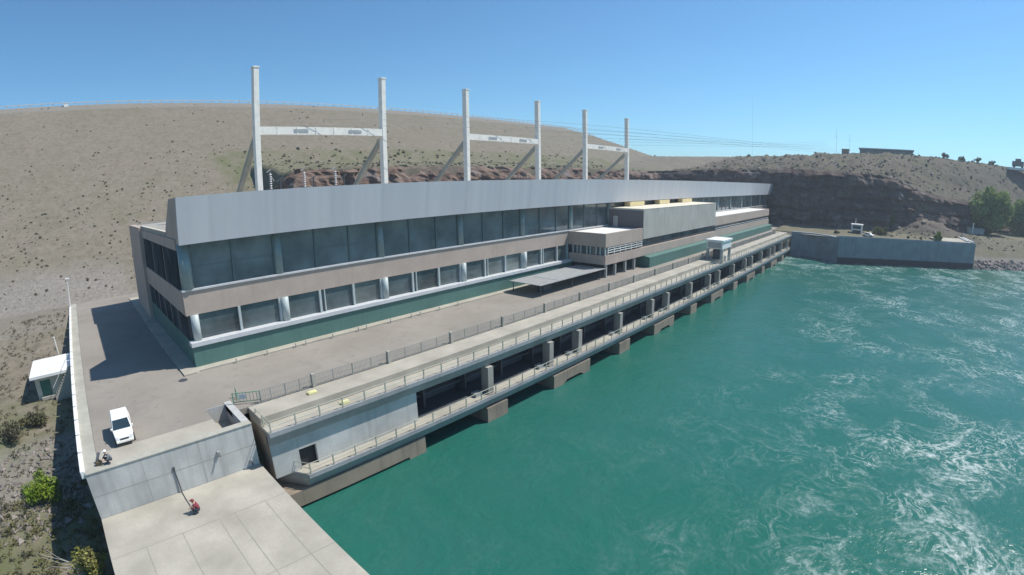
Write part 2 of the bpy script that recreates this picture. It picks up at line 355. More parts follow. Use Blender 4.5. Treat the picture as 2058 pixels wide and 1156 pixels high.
# pavements
mb=MB(); mb.box(-10.8,-1.9,-12.7,52,-1.6,0); mb.box(-1.9,176.2,-10.6,52,-.5,0); mb.box(-.25,176.2,-12.48,-10.6,-.5,0); mb.box(176.2,214,-9,56,-.5,0)
struct(mb.build('pavement',M['asphalt']))
mb=MB(); mb.add([(176.2,-17,.02),(171.5,-17,.02),(166.5,-33,.3),(196,-52,.55),(203,-30,.3),(205,-9,.02),(176.2,-9,.02)],[(0,6,5,4,3,2,1)]); struct(mb.build('road',M['conc']))
# concrete margin strip at the near edge with the sunken pit
mb=MB(); mb.box(-10.8,-1.9,-14.9,-12.7,-.5,-.003); mb.box(-1.9,-.25,-14.9,-10.6,-1.9,-1.35); mb.box(-2.2,-1.9,-14.9,-12.7,-1.6,-.006)
struct(mb.build('pavement_edge',M['conc_deck']))
mb=MB(); mb.box(-11.8,.3,-75,-15.53,-9,-3.4); plat=struct(mb.build('platform',M['conc_deck']))
mb=MB()
for y in (-20.4,-27.2,-34): mb.box(-11.7,.25,y-.03,y+.03,-3.397,-3.394)
for x in (-9.5,-7.1,-4.6,-3.5,-1.3): mb.box(x-.03,x+.03,-75,-20.44,-3.396,-3.393)
o=mb.build('expansion_joint',M['joint'],plat); 
# ------------------------------------------------------------------ power station
LEN=205.0
ps=thing('power_station','long power station with ribbed grey fascia, dark glass strips and tan concrete bands','building',(0,0,0))
mb=MB(); mb.box(.25,LEN,1.3,39.6,0,12.55); mb.build('core',M['darkwall'],ps)
mb=MB(); mb.box(0,61.5,0,1.25,.16,2.17); mb.build('base_wall',M['teal'],ps)
mb=MB(); mb.box(-.1,61.5,-.2,.98,2.172,2.63); mb.build('sill',M['sill'],ps,bevel=.03)
mb=MB(); mb.box(-.02,61.5,.6,1.27,5.17,7.53); mb.box(61.5,LEN,.6,1.27,5.17,7.53); mb.build('band',M['conc_band'],ps)
mb=MB(); mb.box(-.06,LEN,.46,1.26,7.533,7.70); mb.build('band_coping',M['sill'],ps)
# fascia wedge
prof=[(-.73,12.1),(-1.3,16.5),(2.9,16.42),(6.3,13.3),(6.3,12.6),(.9,12.56),(.9,12.1)]
mb=MB(); mb.prism(prof[:2]+[(-1.02,16.5),(-.45,12.1)],'x',0,207.6); mb.build('fascia',M['alu'],ps)
mb=MB(); mb.prism([(-.44,12.12),(-1.0,16.48),(2.9,16.40),(6.3,13.3),(6.3,12.58),(.9,12.57),(.9,12.12)],'x',.04,207.5); mb.build('fascia_back',M['conc_band'],ps)
mb=MB(); mb.box(0.3,LEN,6.32,39.6,12.56,12.75); mb.box(.02,LEN,39.6,40,12.56,13.0); mb.box(.02,.3,6.33,28.2,12.56,13.0); mb.build('roof',M['roof'],ps)
mb=MB(); mb.box(.0,.3,6.34,27.9,13.003,13.1); mb.build('parapet_coping',M['cream'],ps)
# gable
mb=MB(); mb.box(-.03,.24,1.28,26.6,5.17,7.5); mb.build('gable_band',M['conc_band'],ps)
mb=MB(); mb.box(-.05,.23,1.2,26.6,11.5,12.55); mb.build('gable_fascia',M['conc_band'],ps)
mb=MB(); mb.box(-.45,.6,26.6,40,0,12.9); mb.build('rear_wall',M['conc_band'],ps)
mb=MB(); mb.box(.03,.24,1.26,26.6,.16,2.6); mb.build('gable_base',M['teal'],ps)
for k in range(6):
    y0=1.6+k*4.18; mb=MB(); mb.box(.08,.2,y0,y0+3.6,2.6,5.17); mb.build('window',M['glass_gable'],ps)
    mb=MB(); mb.box(.05,.22,y0+3.6,y0+4.18,2.6,5.17); mb.build('pilaster',M['darkwall'],ps)
for k in range(3):
    y0=1.6+k*8.35; mb=MB(); mb.box(.08,.2,y0,y0+8.0,7.5,11.5); mb.build('window',M['glass_gable'],ps)
    mb=MB(); mb.box(.05,.22,y0+8.0,y0+8.35,7.5,11.5); mb.build('mullion',M['dkgrey'],ps)
# facade columns and windows, one pane and one frame per window
def bay_edges(xmax):
    xs=[(0.35,5.5),(5.5,10.0)]; k=0; cols=[.65]
    x=10.45
    while x<xmax:
        cols.append(x)
        for j in range(3):
            a=x+.45 if j==0 else x+j*4.33+0.05; b=x+12.55 if j==2 else x+(j+1)*4.33+.05
            xs.append((a,min(b,xmax)))
        x+=13
    return cols,xs
cols,wins=bay_edges(204.3)
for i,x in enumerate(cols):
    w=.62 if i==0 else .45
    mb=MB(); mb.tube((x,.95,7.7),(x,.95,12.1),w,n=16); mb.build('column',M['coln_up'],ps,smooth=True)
for a,b in wins:
    if b-a<.5: continue
    mb=MB(); mb.box(a,b,.97,1.05,7.7,12.1); wo=mb.build('window',M['glass_up'],ps)
    mb=MB(); mb.box(b-.11,b+.07,.84,.968,7.7,12.1); mb.box(a+.1,b-.12,.945,.967,9.74,9.79); mb.build('frame',M['frame_up'],wo)
cols,wins=bay_edges(61.2)
for i,x in enumerate(cols):
    w=.42
    mb=MB(); mb.tube((x+(.15 if i==0 else .1),.62,2.63),(x+(.15 if i==0 else .1),.62,5.17),w,n=16); mb.build('column',M['coln'],ps,smooth=True)
for j,(a,b) in enumerate(wins):
    mb=MB(); mb.box(a,b,.82,.9,2.63,5.17); wo=mb.build('window',M['glass_c'] if j in (4,9,10,13) else M['glass_lo'],ps)
    mb=MB(); mb.box(b-.16,b+.10,.55,.818,2.63,5.17)
    if j%3==2: mb.box(b+.5,b+.62,.6,.816,2.63,5.17)
    mb.build('frame',M['coln'],wo)
# annex
mb=MB(); mb.box(61.5,176,-7,.595,2.2,3.78); mb.build('annex_lower_band',M['conc_band'],ps)
mb=MB(); mb.box(62.2,175.6,-6.1,.59,3.783,5.2); mb.build('annex_glazing',M['glass_lo'],ps)
for y in (-6.85,-5.9,-5.1,-3.9,-3.2,-1.9,-1.2,-.3):
    mb=MB(); mb.box(61.7,61.95,y,y+.22,3.783,5.2); mb.build('annex_mullion',M['coln'],ps)
mb=MB(); mb.box(61.98,62.19,-6.1,.55,3.784,5.2); mb.build('annex_side_window',M['glass_lo'],ps)
mb=MB(); mb.box(61.52,74.95,-7,-6.6,5.2,7.5); mb.box(61.5,61.9,-6.6,.594,5.203,7.5); mb.build('annex_upper_band',M['conc_band'],ps); mb=MB(); mb.box(116.02,176,-7,-6.6,5.2,7.5); mb.box(175.6,176,-6.6,.594,5.2,7.5); mb.build('annex_upper_band',M['conc_band'],ps)
mb=MB(); mb.box(61.9,75,-6.6,.594,5.202,7.33); mb.build('annex_roof',M['white'],ps); mb=MB(); mb.box(116,175.6,-6.6,.594,5.202,7.33); mb.build('annex_roof',M['white'],ps)
mb=MB(); mb.box(75,116,-7.05,.455,5.4,11); bx=mb.build('upper_volume',M['conc_box'],ps)
mb=MB(); mb.box(74.93,74.997,-7.0,.44,5.5,10.7); mb.build('side_shade_sheet',M['darkwall'],bx)  # dark sheet colours in the shade of the face turned from the sun
mb=MB(); mb.box(74.87,74.925,-1.5,-.5,7.4,9.5); mb.build('side_door',M['galv'],bx)
mb=MB(); mb.box(74.95,116.05,-7.08,.45,11.003,11.07); mb.build('roof_edge',M['cream'],bx)
for x0,x1 in ((81,87.3),(95,100.4),(108.3,114.6)):
    mb=MB(); mb.box(x0,x1,-.9,.44,11.123,12.0); mb.build('roof_housing',M['yellow'],ps)
mb=MB()
for z in (4.15,4.55,4.95): mb.box(62.3,75,-6.95,-6.85,z,z+.1)
for k in range(7): mb.box(62.4+k*2.05,62.5+k*2.05,-6.96,-6.86,3.783,5.1)
mb.build('balcony_rail',M['white'],ps)
mb=MB()
for z in (3.95,4.4): mb.box(116.5,175.5,-6.95,-6.85,z,z+.12)
mb.build('balcony_rail',M['sill'],ps)
mb=MB(); mb.prism([(-8.3,.0),(-8.3,1.95),(-7.0,2.15),(.5,2.15),(.5,0)],'x',75.6,176); mb.build('annex_base',M['teal'],ps)
mb=MB(); mb.box(61.6,75.55,-2.0,.58,.01,2.19); mb.build('entrance_dark_fill',M['dark'],ps)  # near-black block, the darkness inside the open entrance painted as a solid
for x in (61.9,65.0,68.6,72.0):
    mb=MB(); mb.box(x,x+.4,-6.9,-6.5,.01,2.198); mb.build('entrance_column',M['galv'],ps)
# kerb and side walk
mb=MB(); mb.box(0.02,61.4,-1.15,1.2,.005,.155); mb.prism([(-1.55,-1.45),(-.25,-1.45),(0.02,-1.15),(0.02,47),(-1.55,47)],'z',.004,.15); o=mb.build('kerb',M['conc_deck']); struct(o)
# bollards along the kerb
bpx=[(3.8,-1.4),(7.16,-1.64),(10.4,-2.0),(11.6,-2.1),(14.9,-2.25),(18.2,-2.4),(19.3,-2.5),(22.7,-2.75),(25.8,-2.85),(27.2,-2.85),(30.3,-2.9),(33.6,-2.95)]
ordn=['first','second','third','fourth','fifth','sixth','seventh','eighth','ninth','tenth','eleventh','twelfth','thirteenth','fourteenth','fifteenth']
for i,(x,y) in enumerate(bpx):
    y=-1.35
    mb=MB(); mb.tube((x,y,0),(x,y,.42),.055,n=8); mb.tube((x,y,.42),(x,y,.5),.085,.06,n=8)
    tag(mb.build('bollard',M['galv']),'short grey bollard on the pale kerb, %s from the near corner of the station'%ordn[i],'bollard','bollards along the kerb')
# entrance canopy
cn=thing('entrance_canopy','low grey slatted canopy with a pale middle panel before the station entrance','canopy',(52,-4,0))
mb=MB(); mb.box(43.9,61.4,-7.2,-1.3,1.66,1.74); mb.build('roof_sheet',M['canopy'],cn)
mb=MB(); mb.box(48.5,57,-6.9,-2.2,1.743,1.77); mb.build('roof_panel',M['galv'],cn)
for x in (44.3,52,60):
    for y in (-6.9,-1.7): mb=MB(); mb.tube((x,y,0),(x,y,1.62),.07); mb.build('post',M['dkgrey'],cn)
mb=MB(); mb.box(46.6,48.6,-5.6,-4.4,0,1.0); tag(mb.build('planter_box',M['dkgrey'],None,bevel=.05),'dark box planter standing under the low entrance canopy','planter')
# ------------------------------------------------------------------ line portals behind the roof
pd=[('nearest','leftmost in the row'),('middle','between the other two portals'),('farthest','rightmost in the row')]
for k in range(3):
    x0=17.2+42.33*k; y=24.1
    g=thing('line_portal','%s of three tall white H-shaped portals behind the roof, %s'%pd[k],'portal frame',(x0+11.3,y,0),'white line portals behind the roof')
    for x in (x0,x0+22.6):
        mb=MB(); mb.box(x-.42,x+.42,y-.55,y+.55,12.76,34.7); mb.box(x-.5,x+.5,y-.62,y+.62,34.7,34.95); mb.build('post',M['offwhite'],g,bevel=.04)
    mb=MB(); mb.box(x0+.43,x0+22.17,y-.5,y+.5,24.75,25.95)
    for kx in range(1,7): mb.box(x0+kx*22.6/7-.12,x0+kx*22.6/7+.12,y-.54,y+.54,24.7,26.0)
    mb.build('crossbeam',M['offwhite'],g)
    for x in (x0,x0+22.6):
        mb=MB(); mb.bar((x,y+.6,24.2),(x,y+14.5,12.8),.75,.7); mb.build('brace',M['conc'],g)
    for kx in (2.2,5.2):
        mb=MB(); mb.box(x0+kx*22.6/7-1.2,x0+kx*22.6/7+1.2,y-.56,y-.515,25.1,25.6); mb.build('access_panel',M['galv'],g)
# insulator stands on the roof
for i,(x,zt_) in enumerate(((17.5,19.4),(22.8,19.5),(28.0,19.4))):
    o=thing('surge_arrester','grey ribbed surge arrester with a branching head, %s from the nearest white portal post'%ordn[i],'insulator',(x,20,12.75),'arresters on the roof')
    mb=MB(); mb.tube((x,20,12.75),(x,20,16.2),.12); mb.build('stand',M['dkgrey'],o)
    mb=MB(); mb.tube((x,20,16.2),(x,20,19.0),.10)
    for j in range(8): mb.tube((x,20,16.4+j*.32),(x,20,16.52+j*.32),.26,.16,n=10)
    mb.build('insulator',M['porcelain'],o)
    mb=MB(); mb.tube((x-.5,20,19.0),(x+.1,20,zt_),.08); mb.tube((x,20,18.6),(x+.55,20,17.7),.06); mb.build('head',M['galv'],o)
    x2=x+1.5; o=thing('switch_post','thin dark switch post beside the %s grey surge arrester'%ordn[i],'post',(x2,20,12.75),'switch posts on the roof')
    mb=MB(); mb.tube((x2,20,12.75),(x2,20,18.0),.13); mb.build('pole',M['dkgrey'],o)
    mb=MB(); mb.bar((x2-.6,20,17.6),(x2+.5,20,18.3),.14,.14); mb.build('arm',M['dkgrey'],o)
# conductors
for k in range(3):
    for j,nm in enumerate(('left','middle','right')):
        n_=3*k+j; p=Vector((17.2+42.33*k+4+7.3*j,24.1,25.96+1.3*j)); q=Vector((333,-17+1.6*n_,37.5+.9*n_)); pts=[]
        for s_ in range(25):
            u=s_/24; w_=p.lerp(q,u); w_.z-=3.2*u*(1-u)*4*.5; pts.append(w_)
        mb=MB(); mb.tube(p-Vector((0,0,.4)),p,.05,n=5); mb.path(pts,.026,n=5)
        tag(mb.build('power_line',M['wire']),'thin dark conductor leaving the %s point of the crossbeam of the %s white portal'%(nm,pd[k][0]),'power line','overhead conductors')
# ------------------------------------------------------------------ gallery over the tailrace
ga=thing('tailrace_gallery','two level concrete gallery on piers along the water side of the station','gallery',(1,-16,0))
GE=171.3
mb=MB(); mb.box(1.1,GE,-15.1,-12.52,-.95,0); mb.box(7.0,9,-12.52,-12.5,-.9,-.02); mb.build('inner_walkway',M['conc_deck'],ga)
mb=MB(); mb.box(1.1,GE,-16.72,-15.103,-1.2,-.65); mb.build('outer_walkway',M['conc_deck'],ga)
def rimprof(y,z,d): return [(y+.18,z),(y+.18,z+.06),(y,z+.06),(y,z-.30),(y+.55,z-1.2),(y+d,z-1.2),(y+d,z-.55)]
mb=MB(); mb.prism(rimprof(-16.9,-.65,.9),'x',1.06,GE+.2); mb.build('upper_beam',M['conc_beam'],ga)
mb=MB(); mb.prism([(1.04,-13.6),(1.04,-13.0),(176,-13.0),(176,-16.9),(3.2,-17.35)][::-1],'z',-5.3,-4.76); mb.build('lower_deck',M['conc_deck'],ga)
mb=MB(); mb.box(15.05,GE,-15.95,-13.05,-4.757,-4.70); mb.build('inner_floor_shade',M['dkgrey'],ga)  # dark sheet over the inner deck, shade of the openings put into its colour
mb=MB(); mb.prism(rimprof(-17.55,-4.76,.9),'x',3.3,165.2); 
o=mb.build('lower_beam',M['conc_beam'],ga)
# chamfered start of the lower beam
mb=MB(); P0=[(3.3,y,z) for y,z in rimprof(-17.55,-4.76,.9)]; P1=[(.95+(.3 if i in (0,1,5,6) else 0),-13.55,z) for i,(y,z) in enumerate(rimprof(0,-4.76,.9))]
mb.add(P0+P1,[(i,(i+1)%7,(i+1)%7+7,i+7) for i in range(7)]+[tuple(range(7,14))]); mb.build('chamfer_beam',M['conc_beam'],ga)
mb=MB(); mb.box(1.1,3.32,-16.25,-15.9,-4.76,-1.2); mb.box(4.82,15.0,-16.25,-15.9,-4.76,-1.2); mb.box(3.32,4.82,-16.25,-15.9,-3.04,-1.2); mb.box(14.7,15.0,-15.9,-13,-4.76,-1.2); mb.build('end_room_wall',M['conc_wall'],ga)
mb=MB(); mb.box(1.06,1.4,-16.2,-12.6,-4.76,-.96); mb.build('end_wall',M['conc_pier'],ga)
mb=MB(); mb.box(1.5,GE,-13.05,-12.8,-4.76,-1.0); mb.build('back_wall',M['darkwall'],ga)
mb=MB(); mb.box(3.4,4.75,-15.85,-15.8,-4.76,-3.06); mb.build('doorway',M['dark'],ga)
for k in range(7):
    for j,off in enumerate((23.4,33.4,39.25)):
        x=off+26.03*k
        if x>168: continue
        mb=MB(); mb.box(x,x+.75,-17.0,-16.5,-4.76,-1.86); mb.box(x+.1,x+.65,-16.5,-15.9,-4.76,-1.25); mb.build('column',M['conc_pier2'],ga)
        mb=MB(); mb.box(x-1.4,x-.5,-16.6,-15.9,-4.76,-4.35); mb.build('duct_box',M['galv'],ga)
# pipes in the openings
mb=MB()
for z,y in ((-2.3,-14.2),(-2.9,-13.7),(-3.6,-14.0)): mb.tube((15.2,y,z),(GE-1,y,z),.14,n=8)
mb.build('pipes',M['dkgrey'],ga)
for k in range(28):
    mb=MB(); mb.box(17+k*5.4,17.2+k*5.4,-14.6,-13.1,-4.69,-1.2); mb.build('pipe_bracket',M['dkgrey'],ga)
# piers
def pier(x0,x1,notch=False):
    mb=MB()
    if notch: mb.prism([(x0,-9),(x0+1.7,-9),(x0+1.7,-7.75),(x0+2.6,-7.2),(x1-2.2,-7.2),(x1-1.4,-7.6),(x1-1.4,-9),(x1,-9),(x1,-6.0),(x0,-6.0)],'y',-17.4,-9)
    else: mb.box(x0,x1,-17.4,-9,-9,-6.0)
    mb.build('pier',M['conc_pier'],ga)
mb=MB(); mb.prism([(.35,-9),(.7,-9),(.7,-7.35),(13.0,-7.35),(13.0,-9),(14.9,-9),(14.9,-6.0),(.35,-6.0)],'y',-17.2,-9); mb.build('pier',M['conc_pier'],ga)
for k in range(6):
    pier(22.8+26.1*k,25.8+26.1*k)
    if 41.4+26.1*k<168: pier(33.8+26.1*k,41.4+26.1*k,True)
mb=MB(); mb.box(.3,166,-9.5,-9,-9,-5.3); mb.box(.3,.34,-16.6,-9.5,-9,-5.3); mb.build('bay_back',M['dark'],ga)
# railings: posts are parts
def railing(name,label,xs,y,z,h,mat,extra=None,matp=None):
    r=thing(name,label,'railing',(xs[0],y,z))
    for i,x in enumerate(xs):
        mb=MB(); mb.box(x-.045,x+.045,y-.045,y+.045,z,z+h); mb.build('post',(matp or mat) if i>5 else M['rail'],r)
    for zz in (h*.5,h-.05):
        mb=MB(); mb.tube((xs[0],y,z+zz),(xs[-1],y,z+zz),.032,n=6)
        if extra: mb.tube((xs[0],y,z+zz),(extra[0],extra[1],z+zz),.032,n=6)
        mb.build('rail',mat,r)
    if extra:
        for u in (.5,1.0):
            ex=xs[0]+(extra[0]-xs[0])*u; ey=y+(extra[1]-y)*u; mb=MB(); mb.box(ex-.045,ex+.045,ey-.045,ey+.045,z,z+h); mb.build('post',mat,r)
    return r
railing('railing','pale steel railing with two rails along the upper walkway of the gallery',[1.25+2.05*k for k in range(83)],-16.8,-.6,.95,M['rail'],(1.25,-13.9))
railing('railing','pale steel railing with two rails along the lower deck above the water',[3.5+2.05*k for k in range(79)],-17.45,-4.71,.95,M['rail'],(1.25,-13.7))
# staircase beside the gallery end
st=thing('staircase','steep shaded concrete staircase between the near wall and the gallery end','stairs',(.7,-11,-2))
mb=MB()
for i in range(17): mb.box(.32,1.03,-9.8-i*.24-.24,-9.8-i*.24,-.1-i*.28-.6,-.1-i*.28)
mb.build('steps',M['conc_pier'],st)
mb=MB(); mb.tube((1.0,-9.9,.9),(1.0,-13.9,-3.8),.03); mb.tube((1.0,-9.9,.45),(1.0,-13.9,-4.25),.03)
for i in range(5): mb.tube((1.0,-9.9-i,-.1-i*1.17),(1.0,-9.9-i,.9-i*1.17),.03)
mb.build('handrail',M['green_rail'],st)
gt=thing('gate','small green steel gate with a sign board at the stair head','gate',(1,-10.2,0))
mb=MB(); mb.box(.3,.38,-11.3,-11.2,0,1.0); mb.box(2.3,2.38,-12.3,-12.2,0,1.0); mb.tube((.34,-11.25,.95),(2.34,-12.25,.95),.035); mb.tube((.34,-11.25,.2),(2.34,-12.25,.2),.035)
for i in range(9): u=i/8; mb.tube((.34+2*u,-11.25-u,.2),(.34+2*u,-11.25-u,.95),.018,n=5)
mb.build('frame',M['green_rail'],gt)
mb=MB(); mb.bar((.8,-11.53,.65),(1.3,-11.78,.65),.04,.4); mb.build('sign_board',M['sill'],gt)
for i,(x,y,z,l) in enumerate(((5.9,-13.9,.0,'yellow painted hatch box on the inner walkway near its end'),(7.6,-16.2,-.65,'yellow painted cover lying on the outer walkway behind the railing'))):
    mb=MB(); mb.box(x,x+.8,y,y+.5,z+.002,z+.16); mb.box(x+.1,x+.7,y+.08,y+.42,z+.16,z+.2); tag(mb.build('hatch',M['yellowpaint'],None,bevel=.02),l,'hatch')
# fence along the terrace
fe=thing('terrace_fence','grey wire fence with white posts between the road and the gallery','fence',(7,-12.5,0))
fx=[7.05+7.79*k for k in range(22) if 7.05+7.79*k<170]
for x in fx:
    mb=MB(); mb.box(x-.16,x+.16,-12.66,-12.34,0,1.2); mb.build('post',M['conc'],fe,bevel=.02)
for a,b in zip([1.9]+fx[:-1],fx):
    mb=MB(); n=int((b-a)/.13)
    for i in range(1,n): x=a+(b-a)*i/n; mb.box(x-.013,x+.013,-12.51,-12.485,.06,1.08)
    for z in (.08,.55,1.06): mb.box(a+.16,b-.16,-12.52,-12.48,z,z+.035)
    for i in (1,2,3): x=a+(b-a)*i/4; mb.box(x-.035,x+.035,-12.53,-12.47,0,1.1)
    mb.build('mesh_panel',M['fencem'],fe)
# gantry crane
cr=thing('gantry_crane','white gantry crane on legs straddling the gallery rails','crane',(96,-14.8,0))
mb=MB(); mb.box(93.6,99.8,-16.6,-13.0,2.3,3.9); mb.build('housing',M['white'],cr,bevel=.06)
mb=MB(); mb.box(93.4,100.0,-16.8,-12.8,3.9,4.25); mb.build('roof',M['white'],cr)
mb=MB(); mb.box(93.53,93.6,-16.3,-13.3,2.5,3.7); mb.build('side_shade_panel',M['galv'],cr)  # grey sheet paints the shade on the left face of the white housing
for x in (93.9,99.2):
    for y in (-16.4,-13.2):
        mb=MB(); mb.box(x-.25,x+.25,y-.25,y+.25,-.6 if y<-15 else 0.01,2.3); mb.build('leg',M['galv'],cr)
mb=MB(); mb.box(94.8,96.6,-15.6,-14.0,.01,2.0); mb.build('hoist',M['dkgrey'],cr,bevel=.05)
mb=MB(); mb.box(97.2,98.0,-16.3,-15.9,-.6,.6); mb.build('control_box',M['white'],cr)
# ------------------------------------------------------------------ near walls
w=thing('retaining_wall','stained grey concrete retaining wall of the terrace, facing the pale platform','wall',(-5.8,-15.2,-3.4))
mb=MB(); mb.box(-11.8,.28,-15.5,-14.9,-9.5,0); mb.build('wall_face',M['conc_wall'],w)
mb=MB(); mb.box(-11.8,.3,-15.56,-14.86,.001,.06); mb.build('coping',M['conc'],w)
mb=MB()
mb.box(-11.75,.25,-15.508,-15.5005,-1.72,-1.69)
for x in (-8.0,-3.9): mb.box(x,x+.025,-15.507,-15.5004,-3.39,-.02)
mb.build('form_joints',M['joint'],w)
mb=MB(); mb.box(-.25,.28,-14.9,-10.3,-9.5,-.001); mb.box(-.27,.3,-14.85,-10.3,.001,.06); mb.build('pit_wall',M['conc_wall'],w); mb=MB(); mb.box(-1.9,-.252,-10.66,-10.602,-1.64,.03); mb.build('pit_wall',M['conc_wall'],w)
w=thing('side_wall','long concrete wall holding the left edge of the terrace above the bushes','wall',(-11.4,18,-4))
mb=MB(); mb.box(-11.8,-10.82,-14.89,52,-10,0.02); mb.build('wall_body',M['conc'],w)
k=0; y=-15.2
while y<48:
    mb=MB(); mb.box(-12.1,-11.78,y,y+2.95,-.35,.2); mb.build('kerb_block',M['white'],w,bevel=.03); y+=3.25
# lamp post and pipe
lp=thing('lamp_post','tall thin white lamp post at the far left corner of the terrace','lamp post',(-11.9,48,0))
mb=MB(); mb.tube((-11.9,48,0),(-11.6,48,5.0),.10,.07); mb.build('pole',M['white'],lp)
mb=MB(); mb.box(-11.9,-11.2,47.8,48.2,5.0,5.2); mb.build('lamp_head',M['white'],lp,bevel=.04)
vp=thing('vent_pole','short white pole standing behind the white roofed hut','pole',(-13.9,24.5,-2.4))
mb=MB(); mb.tube((-13.9,24.5,-2.6),(-14.1,24.5,.6),.09); mb.build('pole',M['offwhite'],vp); mb=MB(); mb.tube((-14.1,24.5,.6),(-14.1,24.5,.75),.14); mb.build('cap',M['offwhite'],vp)
# manhole
mb=MB(); mb.tube((-1.9,-2.3,-.01),(-1.9,-2.3,.012),.45,n=20); tag(mb.build('manhole_cover',M['dkgrey']),'dark round manhole cover in the asphalt by the station corner','manhole')
# hut
hu=thing('hut','small cream hut with a flat white roof and a green door below the side wall','hut',(-15,18,-3.3))
mb=MB(); mb.box(-16.7,-12.4,14.3,20.8,-4.2,-1.3); mb.build('wall',M['cream'],hu)
mb=MB(); mb.prism([(13.2,-1.05),(21.4,-1.15),(21.4,-.95),(13.2,-.75)],'x',-17.1,-12.15); mb.build('roof',M['white'],hu)
mb=MB(); mb.box(-16.15,-15.0,14.22,14.298,-3.4,-1.65); d=mb.build('door',M['green_door'],hu)
mb=MB(); mb.box(-15.2,-15.12,14.15,14.22,-2.6,-2.45); mb.build('handle',M['galv'],d)
mb=MB(); mb.box(-16.3,-14.85,13.7,14.29,-3.75,-3.42); mb.build('step',M['conc'],hu)
hs=thing('hut_stair','narrow pale stair with handrail climbing from the hut door to the terrace','stairs',(-13.4,13,-3))
mb=MB()
for i in range(12): mb.box(-14.7+i*.2,-14.5+i*.2,13.1,13.9,-4.2,-3.35+i*.27)
mb.build('steps',M['conc'],hs)
mb=MB(); mb.tube((-14.7,13.05,-2.4),(-12.3,13.05,.8),.035); mb.build('handrail',M['offwhite'],hs)
# ------------------------------------------------------------------ van
def van(loc,rz):
    v=thing('van','small white delivery van parked on the terrace by the left edge','van',(0,0,0))
    L_=4.2;W2=.83
    side=[(-2.05,.32),(-2.08,.75),(-2.02,1.0),(-1.95,1.72),(-1.80,1.80),(.35,1.80),(.55,1.74),(1.22,1.12),(1.95,.93),(2.08,.72),(2.10,.40),(2.0,.30)]
    n=len(side); mb=MB(); vs=[]
    for yy,ins in ((-1,0),(1,0)):
        for (x,z) in side:
            taper=.12*max(0,(z-1.0)/.8); nose=.10*max(0,(x-1.4)/.7); vs.append((x,yy*(W2-taper-nose),z))
    f=[tuple(range(n)),tuple(range(2*n-1,n-1,-1))]+[(i,i+n,(i+1)%n+n,(i+1)%n) for i in range(n)]
    mb.add(vs,f); body=mb.build('body',M['white'],v,bevel=.06)
    mb=MB(); mb.add([(.57,-.64,1.745),(.57,.64,1.745),(1.21,.74,1.15),(1.21,-.74,1.15)],[(0,1,2,3)]); 
    mb.v=[(a+.012,b,c+.014) for a,b,c in mb.v]; mb.build('windshield',M['vanglass'],v)
    for s_ in (-1,1):
        mb=MB(); q=[(.45,.738,1.66),(1.05,.80,1.15),(.1,.80,1.15),(.1,.738,1.66)]; mb.add([(a,s_*(b+.012),c) for a,b,c in q],[(0,1,2,3)]); mb.build('side_window',M['vanglass'],v)
        mb=MB(); mb.box(.95,1.12,s_*.86-.07+ (0.02*s_),s_*.86+.07+.02*s_,1.1,1.28); mb.build('mirror',M['white'],v,bevel=.03)
        mb=MB(); mb.box(1.88,2.07,s_*.60-.14,s_*.60+.14,.68,.85); mb.build('headlight',M['lampg'],v,bevel=.03)
        for x in (-1.3,1.35):
            mb=MB(); mb.tube((x,s_*.70,.31),(x,s_*.86,.31),.31,n=20); wl=mb.build('wheel',M['rubber'],v)
            mb=MB(); mb.tube((x,s_*.80,.31),(x,s_*.872,.31),.19,n=16); mb.build('rim',M['chrome'],wl)
    mb=MB(); mb.box(2.02,2.16,-.72,.72,.32,.52); mb.build('bumper',M['offwhite'],v,bevel=.04)
    mb=MB(); mb.box(2.07,2.112,-.36,.36,.56,.70); mb.build('grille',M['dkgrey'],v)
    mb=MB(); mb.box(-2.12,-2.05,-.7,.7,.34,.5); mb.build('rear_bumper',M['dkgrey'],v)
    v.location=loc; v.rotation_euler=(0,0,rz); v.scale=(.88,.88,.88)
van((-8.5,-10.95,0.005),R(-92))
